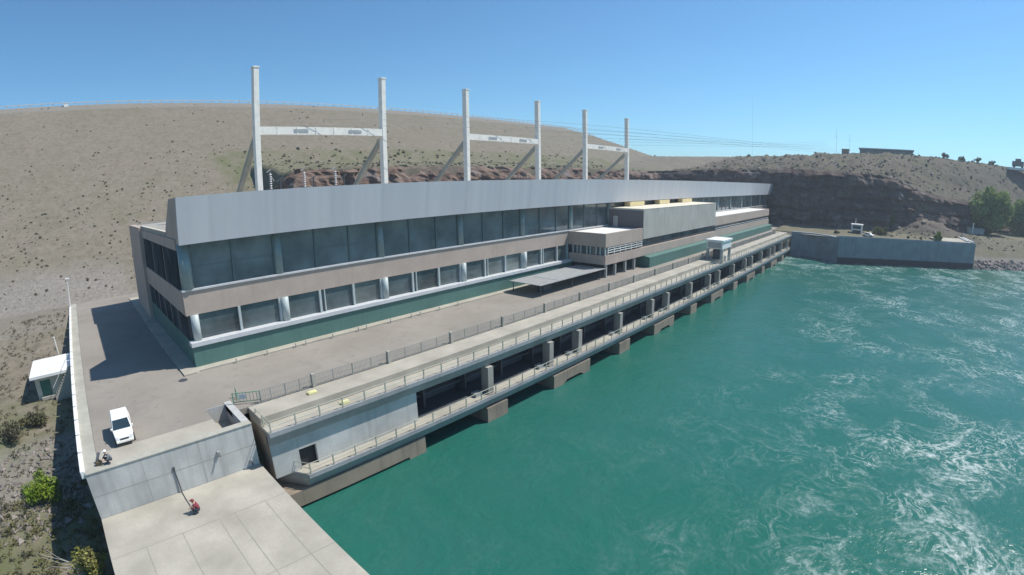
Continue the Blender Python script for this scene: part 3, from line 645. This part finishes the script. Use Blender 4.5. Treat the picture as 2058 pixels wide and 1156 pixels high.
# ------------------------------------------------------------------ people (crouching)
def person(label,loc,rz,top,legs,hat=None):
    p=thing('person',label,'person',(0,0,0))
    vs=[];rad=[];ed=[]
    def add(co,r,par=None):
        vs.append(co);rad.append(r); i=len(vs)-1
        if par is not None: ed.append((par,i))
        return i
    pel=add((0,0,.30),.15); wa=add((.08,0,.46),.145,pel); ch=add((.20,0,.66),.165,wa); nk=add((.27,0,.80),.065,ch); hd=add((.31,0,.90),.10,nk); hd2=add((.33,0,1.0),.085,hd)
    nose=add((.43,0,.93),.022,hd)
    for s_ in (-1,1):
        hp=add((.02,s_*.10,.28),.105,pel); kn=add((.42,s_*.22,.46),.075,hp); an=add((.22,s_*.20,.08),.05,kn); toe=add((.42,s_*.23,.035),.04,an)
        sh=add((.20,s_*.19,.70),.075,ch); el=add((.36,s_*.30,.50),.05,sh); wr=add((.55,s_*.16,.44),.036,el); pa=add((.62,s_*.13,.43),.038,wr)
        for j,(dy,l) in enumerate(((-.03,.075),(-.01,.085),(.01,.08),(.03,.065))):
            a1=add((.66,s_*.13+dy,.425),.011,pa); add((.66+l*.6,s_*.13+dy,.395),.009,a1)
        t1=add((.635,s_*.13-s_*.045,.445),.012,pa); add((.67,s_*.13-s_*.06,.43),.010,t1)
    me=bpy.data.meshes.new('person_body'); me.from_pydata(vs,ed,[]); o=bpy.data.objects.new('tmp',me); COL.objects.link(o)
    m=o.modifiers.new('Skin','SKIN'); m.use_smooth_shade=True
    for i,r in enumerate(rad): sv=me.skin_vertices[0].data[i]; sv.radius=(r,r); sv.use_root=(i==0)
    sb=o.modifiers.new('Sub','SUBSURF'); sb.levels=2; sb.render_levels=2
    dg=bpy.context.evaluated_depsgraph_get(); bm=bpy.data.meshes.new_from_object(o.evaluated_get(dg)); bpy.data.objects.remove(o)
    bm.materials.clear()
    for k in ('skin',top,legs): bm.materials.append(M[k])
    for po in bm.polygons:
        c=po.center
        if c.z>.80 or c.x>.52 : mi=0
        elif c.z>.47 and not (c.x>.30 and abs(c.y)>.12 and c.z<.53 and abs(c.y)<.26) or (c.z>.42 and c.x<.14): mi=1
        else: mi=2
        po.material_index=mi; po.use_smooth=True
    b=bpy.data.objects.new('body',bm); COL.objects.link(b); b.parent=p
    def ball(name,c,r,mat,sq=(1,1,1),par=p,half=False):
        mb=MB(); n=12; rows=8; v=[];f=[]
        for i in range(rows+1):
            th=(math.pi*(.55 if half else 1))*i/rows
            for j in range(n): ph=2*math.pi*j/n; v.append((c[0]+r*sq[0]*math.sin(th)*math.cos(ph),c[1]+r*sq[1]*math.sin(th)*math.sin(ph),c[2]+r*sq[2]*math.cos(th)))
        for i in range(rows):
            for j in range(n): f.append((i*n+j,(i+1)*n+j,(i+1)*n+(j+1)%n,i*n+(j+1)%n))
        mb.add(v,f); return mb.build(name,mat,par,smooth=True)
    ball('hair',(.305,0,.955),.118,M['hair'],(1,1,.95),half=True)
    for s_ in (-1,1): ball('eye',(.415,s_*.035,.955),.013,M['hair']); ball('ear',(.32,s_*.105,.94),.025,M['skin'],(1,.4,1.2))
    mb=MB(); mb.box(.405,.418,-.025,.025,.885,.893); mb.build('mouth',M['cloth_red'],p)
    if hat:
        h=ball('cap',(.31,0,.975),.128,M[hat],(1.05,1,.85),half=True); mb=MB(); mb.prism([(.40,-.09),(.50,-.06),(.52,0),(.50,.06),(.40,.09)],'z',.985,1.0); mb.build('peak',M[hat],h)
    p.location=loc; p.rotation_euler=(0,0,rz); return p
person('person in grey clothes and a white cap crouching at the terrace corner',(-9.85,-14.75,.0),R(200),'cloth_grey','cloth_dark','white')
person('person in a dark red top and dark trousers crouching on the pale platform',(-5.45,-18.9,-3.393),R(150),'cloth_red','cloth_dark','cloth_red')
bg=thing('equipment_bag','small open olive equipment bag beside the person in the white cap','bag',(-10.7,-14.6,0))
mb=MB(); mb.box(-10.95,-10.5,-14.75,-14.45,.004,.32); mb.build('bag_body',M['scrub'],bg,bevel=.06)
mb=MB(); mb.bar((-10.9,-14.3,.05),(-10.55,-14.25,.75),.06,.2); mb.build('lid',M['cloth_grey'],bg)
mb=MB(); mb.path([(-10.85,-14.6,.33),(-10.72,-14.6,.46),(-10.6,-14.6,.33)],.018); mb.build('strap',M['cloth_dark'],bg)
hz=thing('hose','dark hose hanging down the grey wall and running over the pale platform','hose',(-5.9,-15.6,-3.4))
mb=MB(); mb.path([(-5.98,-15.56,-1.45),(-5.93,-15.58,-2.4),(-5.9,-15.62,-3.33)],.045); mb.build('wall_run',M['dkgrey'],hz)
mb=MB(); mb.path([(-5.9,-15.62,-3.35),(-5.88,-16.8,-3.36),(-5.80,-18.3,-3.365)],.028); mb.build('floor_run',M['dkgrey'],hz)
mb=MB(); mb.box(-6.06,-5.9,-15.58,-15.5,-1.6,-1.35); mb.build('outlet',M['dkgrey'],hz)
for x,z,l in ((-2.6,-1.35,'small grey light fitting high on the near retaining wall'),(-.35,-2.9,'small grey light fitting low at the right end of the near wall')):
    o=thing('wall_light',l,'light fitting',(x,-15.55,z)); mb=MB(); mb.box(x-.12,x+.12,-15.72,-15.513,z-.12,z+.12); mb.build('casing',M['galv'],o,bevel=.02); mb=MB(); mb.bar((x,-15.75,z-.02),(x,-15.95,z-.18),.1,.1); mb.build('lamp',M['dkgrey'],o)
# ------------------------------------------------------------------ far quay wall
qw=thing('quay_wall','blue grey concrete quay wall closing the far end of the tailrace','wall',(175,-50,-7))
def wallseg(a,b,th,z0,z1,name,mat,ext=0,dz=0):
    a=Vector((*a,0));b=Vector((*b,0)); d=(b-a).normalized(); n=Vector((d.y,-d.x,0)); 
    if n.x<0: n=-n
    mb=MB(); pts=[a-d*ext,b+d*ext,b+d*ext+n*th,a-d*ext+n*th]; mb.prism([(p.x,p.y) for p in pts],'z',z0,z1); return mb.build(name,mat,qw)
# concave curved wing then the straight run
arc=[]
for i in range(9):
    u=i/8; p=Vector(WALL[0]).lerp(Vector(WALL[1]),u); off=3.2*math.sin(math.pi*u); arc.append((p.x+off,p.y-.2*off))
mb=MB(); 
for a,b in zip(arc[:-1],arc[1:]):
    pts=[a,b,(b[0]+2.4,b[1]),(a[0]+2.4,a[1])]; mb.prism(pts,'z',-10,.55)
mb.build('curved_wing',M['conc_far'],qw)
wallseg(WALL[1],WALL[2],2.4,-10,.9,'straight_wall',M['conc_far'])
wallseg((WALL[1][0]-.05,WALL[1][1]),(WALL[2][0]-.05,WALL[2][1]),.04,-10,-5.7,'foot_band',M['dark'])  # near-black strip along the foot of the straight wall
wallseg((WALL[1][0]+.3,WALL[1][1]),(WALL[2][0]+.3,WALL[2][1]),.5,.902,1.15,'coping',M['conc_far'])
mb=MB(); mb.prism([(185.2,-68.3),(191.6,-79.6),(205,-76),(197,-64)],'z',-1.5,1.22); tag(mb.build('concrete_apron',M['conc_deck']),'pinkish concrete apron on top of the far end of the quay wall','slab')
ar=thing('apron_rail','white double railing along the outer edge of the far concrete apron','railing',(195,-78,1.2))
for s_ in (0,1.6):
    mb=MB(); mb.bar((190.3+s_,-79.2+s_,1.45),(208+s_,-77.5+s_,1.45),.5,.5); mb.build('rail',M['white'],ar)
# ------------------------------------------------------------------ trees and shrubs
def leaves(mb,centers,n,size,mi=0,flat=.0):
    C_=np.array(centers)
    for k in range(n):
        c=C_[rng.integers(len(C_))]; d=rng.normal(size=3); d/=np.linalg.norm(d)+1e-9; p=c[:3]+d*c[3]*(rng.random()**.45)*np.array([1,1,c[4] if len(c)>4 else .85])
        a=rng.normal(size=3); a/=np.linalg.norm(a); b=np.cross(a,rng.normal(size=3)); b/=np.linalg.norm(b)+1e-9; s_=size*(.6+.8*rng.random())
        mb.add([p-a*s_,p+b*s_*.55,p+a*s_,p-b*s_*.55],[(0,1,2,3)],mi)
def tree(name,label,cat,base,h,rad,mats,n,size,group=None,trunk=.25,clumps=26,tall=1.0,low=.25):
    o=thing(name,label,cat,base,group); bx_,by,bz=base
    mb=MB(); top=h*(low+.25); mb.tube((bx_,by,bz-.5),(bx_+.1,by,bz+h*low),trunk,trunk*.75,n=9)
    cs=[]
    for k in range(clumps):
        d=rng.normal(size=3); d/=np.linalg.norm(d); u=rng.random()**.5
        z=bz+h*(low+(1-low)*(.5+.5*d[2]*u*.86)); rr=rad*(1-.25*abs(d[2])); cs.append((bx_+d[0]*u*rr,by+d[1]*u*rr,z,rad*(.22+.2*rng.random())/max(1,tall*.7),1.15))
    for c in cs[:10]: mb.tube((bx_+.1,by,bz+h*low*.9),(c[0],c[1],c[2]),trunk*.45,trunk*.1,n=5)
    mb.build('trunk',M['bark'],o)
    mb=MB(); per=[int(n*.6),int(n*.4)]
    leaves(mb,cs,per[0],size,0); leaves(mb,cs[::2],per[1],size,1)
    mb.build('crown',[M[mats[0]],M[mats[1]]],o); return o
G_='trees on the far bank'
tree('willow_tree','big rounded bright green willow on the far bank, tallest of the trees','tree',(243,-92.5,1.0),20,9.2,('leaf','leaf'),17000,.8,G_,.5,70,low=.04)
tree('willow_tree','green willow cut by the right edge of the photo on the far bank','tree',(262,-112,1.0),17,9.2,('leaf','leaf'),14000,.8,G_,.45,60,low=.04)
tree('poplar_tree','slim dark green poplar standing before the dark cliff','tree',(193,-50,.6),10.5,1.25,('leaf_dark','scrubg'),2600,.28,G_,.15,30,3.0,.08)
tree('shrub','broad low olive shrub at the foot of the cliff beside the white booth','shrub',(190,-46,.4),2.9,3.3,('leaf_olive','leaf_olive'),2600,.22,'shrubs behind the quay wall',.1,20,low=.02)
tree('shrub','yellow green bushy shrub behind the far end of the quay wall','shrub',(184.5,-66.5,.5),3.8,1.7,('leaf_bright','leaf_dark'),2200,.22,'shrubs behind the quay wall',.1,18,low=.06)
tree('shrub','tiny round shrub on the grass, left of the two small ones','shrub',(186,-56,.6),1.2,.6,('leaf_dark','leaf_olive'),400,.15,'shrubs behind the quay wall',.05,8,low=.05)
tree('shrub','tiny round shrub on the grass, right of the two small ones','shrub',(186.5,-60.5,.6),1.3,.6,('leaf_dark','leaf_olive'),400,.15,'shrubs behind the quay wall',.05,8,low=.05)
tree('shrub','small dark shrub left of the white booth','shrub',(179,-31.5,.2),1.6,1.0,('scrubg','leaf_olive'),600,.18,'shrubs behind the quay wall',.05,10,low=.05)
tree('bush','bright yellow green bush on the stony slope below the hut','bush',(-16.5,-3.8,-6.9),2.7,1.8,('leaf_bright','leaf'),3800,.13,'bushes below the side wall',.06,22,low=.02)
tree('bush','pale yellow green bush with bare twigs at the foot of the side wall','bush',(-13.7,-17.0,-7.6),3.9,1.5,('leaf_yellow','leaf_olive'),2600,.12,'bushes below the side wall',.05,18,low=.05)
tree('bush','dull green bush on the bank between the hut and the stones','bush',(-17.2,8.5,-4.4),1.5,1.6,('scrubg','leaf_olive'),1800,.12,'bushes below the side wall',.05,16,low=.02)
tree('bush','grey green bush at the left edge below the hut','bush',(-19.6,6.8,-4.6),1.6,1.8,('scrubg','scrub'),1800,.12,'bushes below the side wall',.05,16,low=.02)
o=thing('dead_branches','pale bare branches leaning over the shaded ditch at the lower left','branches',(-15.6,-15,-7))
for k in range(7):
    p=np.array([-13.9,-16.6,-6.2]); d=np.array([-1.0+.25*rng.normal(),.35+.45*rng.normal(),.30+.2*rng.random()]); pts=[p]
    for s_ in range(5): d=d+rng.normal(size=3)*.16; pts.append(pts[-1]+d*.55)
    mb=MB()
    for i,(a_,b_) in enumerate(zip(pts[:-1],pts[1:])): mb.tube(a_,b_,.035-.005*i,.03-.005*i,n=5)
    mb.build('branch',M['drytwig'],o)
# ridge shrubs
rs=[(15.4,'lowest'),(8.2,''),(-4.9,''),(-6.6,''),(-8.2,''),(-9.6,''),(26.9,''),(25.8,'')]
names=['dark shrub on the ridge above the middle of the grey fascia end','small dark shrub on the ridge just left of the square block','dark shrub on the ridge, first right of the long building','dark shrub on the ridge, second right of the long building','dark shrub on the ridge, third right of the long building','dark shrub on the ridge, fourth right of the long building','dark shrub on the skyline just right of the farthest portal','dark shrub on the skyline, second right of the farthest portal']
for (az,_),nm in zip(rs,names):
    yy=0
    for it in range(20): xx=float(xe(np.array(yy)))-3; yy=-49.8+(xx+9)*math.tan(R(az))
    zz=float(height(np.array([[xx]]),np.array([[yy]]))[0,0])
    tree('shrub',nm,'shrub',(xx,yy,zz-.2),2.2+rng.random()*1.4,1.8+rng.random(),('scrubg','leaf_dark'),500,.35,'shrubs on the ridge',.1,10,low=.02)
# scrub scattered over the slopes (uncountable)
def blob(mb,p,r,h,seed,mi):
    n=6; v=[(p[0],p[1],p[2]+h)]; 
    for j in range(n): t_=2*math.pi*j/n+seed; rr=r*(.7+.5*rng.random()); v.append((p[0]+rr*.75*math.cos(t_),p[1]+rr*.75*math.sin(t_),p[2]+h*(.55+.3*rng.random())))
    for j in range(n): t_=2*math.pi*j/n+seed; rr=r*(.7+.5*rng.random()); v.append((p[0]+rr*math.cos(t_),p[1]+rr*math.sin(t_),p[2]-.1))
    f=[(0,1+j,1+(j+1)%n) for j in range(n)]+[(1+j,1+n+j,1+n+(j+1)%n,1+(j+1)%n) for j in range(n)]; mb.add(v,f,mi)
def scatter(n,xr,yr,dens,r0,r1,mb):
    xs=rng.uniform(*xr,n*3); ys=rng.uniform(*yr,n*3); d=dens(xs,ys); keep=rng.random(n*3)<d; xs=xs[keep][:n]; ys=ys[keep][:n]; zs=height(xs[:,None],ys[:,None])[:,0]
    for x,y,z in zip(xs,ys,zs):
        r=r0+(r1-r0)*rng.random()**2.2; blob(mb,(x,y,z),r,r*(.6+.5*rng.random()),rng.random()*6,int(rng.random()<.45))
mb=MB()
scatter(2200,(-130,60),(54,118),lambda x,y: np.clip(.75-(y-54)/95+fbm(x*.12,y*.12,71)*.9,0.02,1),.10,.42,mb)
scatter(400,(-160,300),(100,157),lambda x,y: .4+fbm(x*.1,y*.1,73)*1.0,.15,.5,mb)
scatter(600,(42,230),(62,112),lambda x,y: .5+fbm(x*.05,y*.05,75)*1.4,.25,.8,mb)
scatter(1300,(205,330),(-130,50),lambda x,y: np.where((x>xc(y)+6)&(x<xe(y)+10),.6+fbm(x*.05,y*.05,79)*1.4,0),.25,.9,mb)
scatter(500,(182,230),(-120,-34),lambda x,y: np.where(x>wline(y)+12,.4+fbm(x*.1,y*.1,80),0),.2,.6,mb)
def tufts(mb,n,xr,yr,dens,r,size,per):
    xs=rng.uniform(*xr,n*3); ys=rng.uniform(*yr,n*3); k=rng.random(n*3)<dens(xs,ys); xs=xs[k][:n]; ys=ys[k][:n]; zs=height(xs[:,None],ys[:,None])[:,0]
    for x,y,z in zip(xs,ys,zs):
        q=.5+1.0*rng.random(); leaves(mb,[(x,y,z+.1*q,r*q,.7)],int(per*q),size*(.7+.6*q*.5),int(rng.random()<.4))
mb2=MB(); tufts(mb2,420,(-27,-12.6),(-22,-3),lambda x,y:.9+0*x,.5,.13,26); struct(mb2.build('bank_grass',[M['leaf_olive'],M['scrubg']]),'stuff')
tufts(mb,1100,(-45,-12.4),(-8,46),lambda x,y: np.clip(.45+fbm(x*.12,y*.12,77)*1.6,0,1),.30,.10,13)
struct(mb.build('scrub',[M['scrub'],M['scrubg']]),'stuff')
mb=MB()
def rocks(n,xr,yr,r0,r1,cond):
    k=0
    while k<n:
        x=rng.uniform(*xr); y=rng.uniform(*yr)
        if not cond(x,y): k+=.02; continue
        z=float(height(np.array([[x]]),np.array([[y]]))[0,0]); r=r0+(r1-r0)*rng.random()**2
        v=[]
        for d in ((1,0,0),(-1,0,0),(0,1,0),(0,-1,0),(0,0,1),(0,0,-1)): 
            jj=rng.normal(size=3)*.25; v.append(((x+(d[0]+jj[0])*r),(y+(d[1]+jj[1])*r),z+.1*r+(d[2]*.7+jj[2]*.5)*r))
        mb.add(v,[(0,2,4),(2,1,4),(1,3,4),(3,0,4),(2,0,5),(1,2,5),(3,1,5),(0,3,5)]); k+=1
rocks(700,(-27,-13),(-9,4),.10,.42,lambda x,y: rng.random()<.9)
rocks(420,(188,216),(-112,-79),.4,1.1,lambda x,y: -2.5<x-float(wline(np.array(y)))<4.5)
rocks(60,(200,226),(-82,-48),.3,1.2,lambda x,y: True)
rocks(260,(206,290),(-120,30),.3,1.1,lambda x,y: 4<x-float(xc(np.array(y)))<60)
struct(mb.build('riprap',M['stone']),'stuff')
# ------------------------------------------------------------------ crest guardrail, buildings on the ridge, far vehicles
cg=thing('crest_guardrail','long pale guardrail on short posts along the crest of the dam','guardrail',(100,158.5,53))
for k in range(98):
    x=-70+k*4.0
    if x>318: break
    z=float(np.interp(x,[-600,285,310,345],[53.2,53.2,50.5,43])); mb=MB(); mb.box(x-.16,x+.16,158.6,158.9,z-.3,z+1.15); mb.build('post',M['sill'],cg)
mb=MB()
for a_,b_ in ((-72,285),(285,310),(310,320)):
    za=float(np.interp(a_,[285,310,345],[53.2,50.5,43])); zb=float(np.interp(b_,[285,310,345],[53.2,50.5,43])); mb.bar((a_,158.55,za+.85),(b_,158.55,zb+.85),.12,.38)
mb.build('rail',M['sill'],cg)
cab=thing('crest_hut','tiny white hut on the dam crest at the left','hut',(-9.2,157.2,52.6)); mb=MB(); mb.box(-10.0,-8.4,156.6,158,52.3,53.7); mb.build('wall',M['white'],cab); mb=MB(); mb.box(-10.1,-8.3,156.5,158.1,53.7,53.85); mb.build('roof',M['white'],cab)
def ridge(az,el,dx):
    d=dx; return (-9+d*math.cos(R(az)),-49.8+d*math.sin(R(az)),16.4+el*d)
lb=thing('ridge_building','long low flat roofed building on the ridge','building',ridge(1,.062,322))
a_=ridge(3.7,.060,318); b_=ridge(-1.75,.060,318)
mb=MB(); mb.prism([(a_[0],a_[1]),(b_[0],b_[1]),(b_[0]+9,b_[1]),(a_[0]+9,a_[1])],'z',33,39.2); mb.build('wall',M['darkwall'],lb)
mb=MB(); mb.prism([(a_[0]-.7,a_[1]+.6),(b_[0]-.7,b_[1]-.6),(b_[0]+10,b_[1]-.6),(a_[0]+10,a_[1]+.6)],'z',39.2,39.8); mb.build('roof',M['galv'],lb)
for k in range(10):
    u0=(k+.12)/10;u1=(k+.88)/10; p=Vector(a_).lerp(Vector(b_),u0); q=Vector(a_).lerp(Vector(b_),u1); mb=MB(); mb.prism([(p.x-.06,p.y),(q.x-.06,q.y),(q.x-.01,q.y),(p.x-.01,p.y)],'z',37.3,38.6); mb.build('window',M['glass_lo'],lb)
sb_=thing('ridge_block','small square brown block on the ridge left of the long building','building',ridge(5.2,.06,325)); p=ridge(5.2,.06,325)
mb=MB(); mb.box(p[0],p[0]+4,p[1]-2.1,p[1]+2.1,34,39.0); mb.build('wall',M['conc_pier'],sb_); mb=MB(); mb.box(p[0]-.2,p[0]+4.2,p[1]-2.3,p[1]+2.3,39,39.3); mb.build('roof',M['darkwall'],sb_)
mb=MB(); mb.box(p[0]-.05,p[0]-.005,p[1]-.6,p[1]+.6,34,37.5); mb.build('door',M['dkgrey'],sb_)
for az,h,l in ((15.1,52,'tall thin lattice mast on the skyline right of the portals'),(6.15,19,'thin antenna mast left of the square block on the ridge'),(4.75,16,'thin antenna mast just behind the square block on the ridge'),(-2.3,7,'short mast at the right end of the long ridge building')):
    d=420 if az>10 else 345; p=ridge(az,.04,d); o=thing('antenna_mast',l,'mast',(p[0],p[1],33)); mb=MB(); r_=.06 if az>10 else .08
    mb.tube((p[0],p[1],30),(p[0],p[1],34+h),r_,r_*.6,n=5); mb.build('pole',M['wire'],o); mb=MB(); mb.tube((p[0],p[1]-.8,33+h*.8),(p[0],p[1]+.8,33+h*.8),.06,n=4); mb.build('arm',M['wire'],o)
# white booth, parked car and kiosk beyond the quay wall
def booth():
    x,y,z=186,-37.8,.35; o=thing('booth','white framed booth with dark windows and a thin mast by the far road','booth',(x,y,z))
    mb=MB()
    for sx in (-1.5,1.5):
        for sy in (-1.7,1.7): mb.box(x+sx-.2,x+sx+.2,y+sy-.2,y+sy+.2,z,z+3.3)
    mb.box(x-1.6,x+1.6,y-1.8,y+1.8,z+1.55,z+1.95); mb.build('frame',M['white'],o)
    mb=MB(); mb.box(x-1.9,x+1.9,y-2.1,y+2.1,z+3.3,z+3.65); mb.build('roof',M['white'],o)
    mb=MB(); mb.box(x-1.35,x+1.35,y-1.5,y+1.5,z,z+3.28); mb.build('glazing',M['vanglass'],o)
    mb=MB(); mb.tube((x,y+.6,z+3.6),(x,y+.6,z+5.8),.14,.06); mb.build('mast',M['white'],o)
booth()
def car(loc,label,mat,rz):
    o=thing('car',label,'car',(0,0,0)); mb=MB(); mb.prism([(-2,.35),(-2,.8),(-1.2,.95),(-.8,1.4),(.7,1.4),(1.2,.95),(2,.8),(2,.35)],'y',-.8,.8); mb.build('body',mat,o,bevel=.08)
    mb=MB(); mb.prism([(-1.1,.97),(-.75,1.34),(.65,1.34),(1.1,.97)],'y',-.82,.82); mb.build('windows',M['vanglass'],o)
    for x in (-1.25,1.25):
        for s_ in (-1,1): mb=MB(); mb.tube((x,s_*.62,.3),(x,s_*.84,.3),.3,n=12); mb.build('wheel',M['rubber'],o)
    o.location=loc; o.rotation_euler=(0,0,rz)
car((179.5,-42.2,.42),'small white car parked on the grass behind the quay wall',M['white'],R(70))
kx,ky=236,-86.5; o=thing('kiosk','small pale kiosk with blue panels left of the big willow','kiosk',(kx,ky,1.2))
mb=MB(); mb.box(kx,kx+3,ky-3.6,ky+3.6,1.0,3.9); mb.build('wall',M['conc'],o); mb=MB(); mb.box(kx-.3,kx+3.3,ky-3.9,ky+3.9,3.9,4.1); mb.build('roof',M['galv'],o)
for k in range(3): mb=MB(); mb.box(kx-.06,kx-.005,ky-3.2+k*2.2,ky-1.6+k*2.2,1.6,3.4); mb.build('panel',M['galv'],o)
mb=MB(); mb.box(kx-1.5,kx-1.1,ky+1.2,ky+1.7,1.0,6.2); tag(mb.build('gate_pillar',M['offwhite']),'pale square pillar rising in front of the small kiosk','pillar')
p=ridge(-11.9,.057,340)
o=thing('truck','dark vehicle on a pale pad at the right end of the skyline','truck',p); mb=MB(); mb.box(p[0],p[0]+2.5,p[1]-4.5,p[1]+2.0,p[2]+.2,p[2]+3.0); mb.build('body',M['dkgrey'],o,bevel=.1); mb=MB(); mb.box(p[0]+.1,p[0]+2.4,p[1]-2.8,p[1]+.2,p[2]+3.0,p[2]+4.4); mb.build('cab',M['dkgrey'],o,bevel=.1)
for yy in (-3.5,1.2): mb=MB(); mb.tube((p[0]-.2,p[1]+yy,p[2]),(p[0]+.2,p[1]+yy,p[2]),.7,n=12); mb.build('wheel',M['rubber'],o)
mb=MB(); mb.box(p[0]-4,p[0]+8,p[1]-12,p[1]+5,p[2]-2,p[2]-.7); tag(mb.build('concrete_pad',M['white']),'white concrete pad under the dark vehicle on the skyline','pad')
# service stair up the cliff
cs_=thing('cliff_stair','grey service stair climbing diagonally up the dark cliff behind the station end','stairs',(203,-8,0))
mb=MB(); mb.bar((204.5,-1.5,7.6),(198.5,-12.6,20.5),.45,.25); mb.build('flight',M['darkwall'],cs_)
mb=MB(); mb.tube((204.2,-1.5,8.6),(198.2,-12.6,21.5),.04); mb.build('handrail',M['darkwall'],cs_)
# ------------------------------------------------------------------ thin air haze
mb=MB(); mb.box(-905,1505,-905,605,-13.5,96); hzb=mb.build('haze',[]); struct(hzb,'stuff'); hm=bpy.data.materials.new('haze_air'); hm.use_nodes=True; hn=hm.node_tree
hn.nodes.remove(hn.nodes['Principled BSDF']); pv=hn.nodes.new('ShaderNodeVolumePrincipled'); pv.inputs['Color'].default_value=(.80,.90,1,1); pv.inputs['Density'].default_value=.0004; pv.inputs['Anisotropy'].default_value=.2
hn.links.new(pv.outputs[0],hn.nodes['Material Output'].inputs['Volume']); hzb.data.materials.append(hm)
# ------------------------------------------------------------------ light, sky, camera
sv=Vector((.62,-.34,1)).normalized()
sd=bpy.data.lights.new('sun','SUN'); sd.energy=4.25; sd.angle=R(.53); sd.color=(1,.965,.90)
so=bpy.data.objects.new('sun',sd); COL.objects.link(so); so.rotation_euler=sv.to_track_quat('Z','Y').to_euler(); so.location=(60,-60,120)
w=bpy.data.worlds.new('World'); scene.world=w; w.use_nodes=True; nt=w.node_tree
sky=nt.nodes.new('ShaderNodeTexSky'); sky.sky_type='NISHITA'; sky.sun_disc=False
sky.sun_elevation=math.asin(sv.z); sky.sun_rotation=math.atan2(sv.x,sv.y)
sky.altitude=600; sky.air_density=1.0; sky.dust_density=.5; sky.ozone_density=2.0
bgn=nt.nodes['Background']; bgn.inputs[1].default_value=.102
mxs=nt.nodes.new('ShaderNodeMix'); mxs.data_type='RGBA'; mxs.blend_type='MULTIPLY'; mxs.inputs[0].default_value=1; mxs.inputs[7].default_value=(.57,.94,1.10,1)
nt.links.new(sky.outputs[0],mxs.inputs[6]); nt.links.new(mxs.outputs[2],bgn.inputs[0])
cam=bpy.data.cameras.new('camera'); co=bpy.data.objects.new('camera',cam); COL.objects.link(co); scene.camera=co
cam.type='PANO'; cam.sensor_width=36; cam.sensor_fit='HORIZONTAL'; cam.clip_end=4000; cam.clip_start=.1
RR=Vector((0.66991829,-0.74227748,-0.01528486)); UU=Vector((0.16892369,0.13234444,0.97670350)); FF=Vector((0.72296215,0.65689352,-0.21404821))
m=Matrix((RR,UU,-FF)).transposed().to_4x4(); m.translation=(-8.979141,-49.833432,16.410844); co.matrix_world=m
pc=[0.0,-0.05750306735362099,-2.2098204300243566e-06,1.599091834534807e-05,-2.327129243118466e-07]
tgt=cam if hasattr(cam,'panorama_type') else cam.cycles
tgt.panorama_type='FISHEYE_LENS_POLYNOMIAL'; tgt.fisheye_fov=R(200)
for i,v in enumerate(pc): setattr(tgt,'fisheye_polynomial_k%d'%i,v)
scene.render.resolution_x=1024; scene.render.resolution_y=575
vs=scene.view_settings; vs.view_transform='Standard'; vs.look='None'; vs.exposure=.38; vs.gamma=1
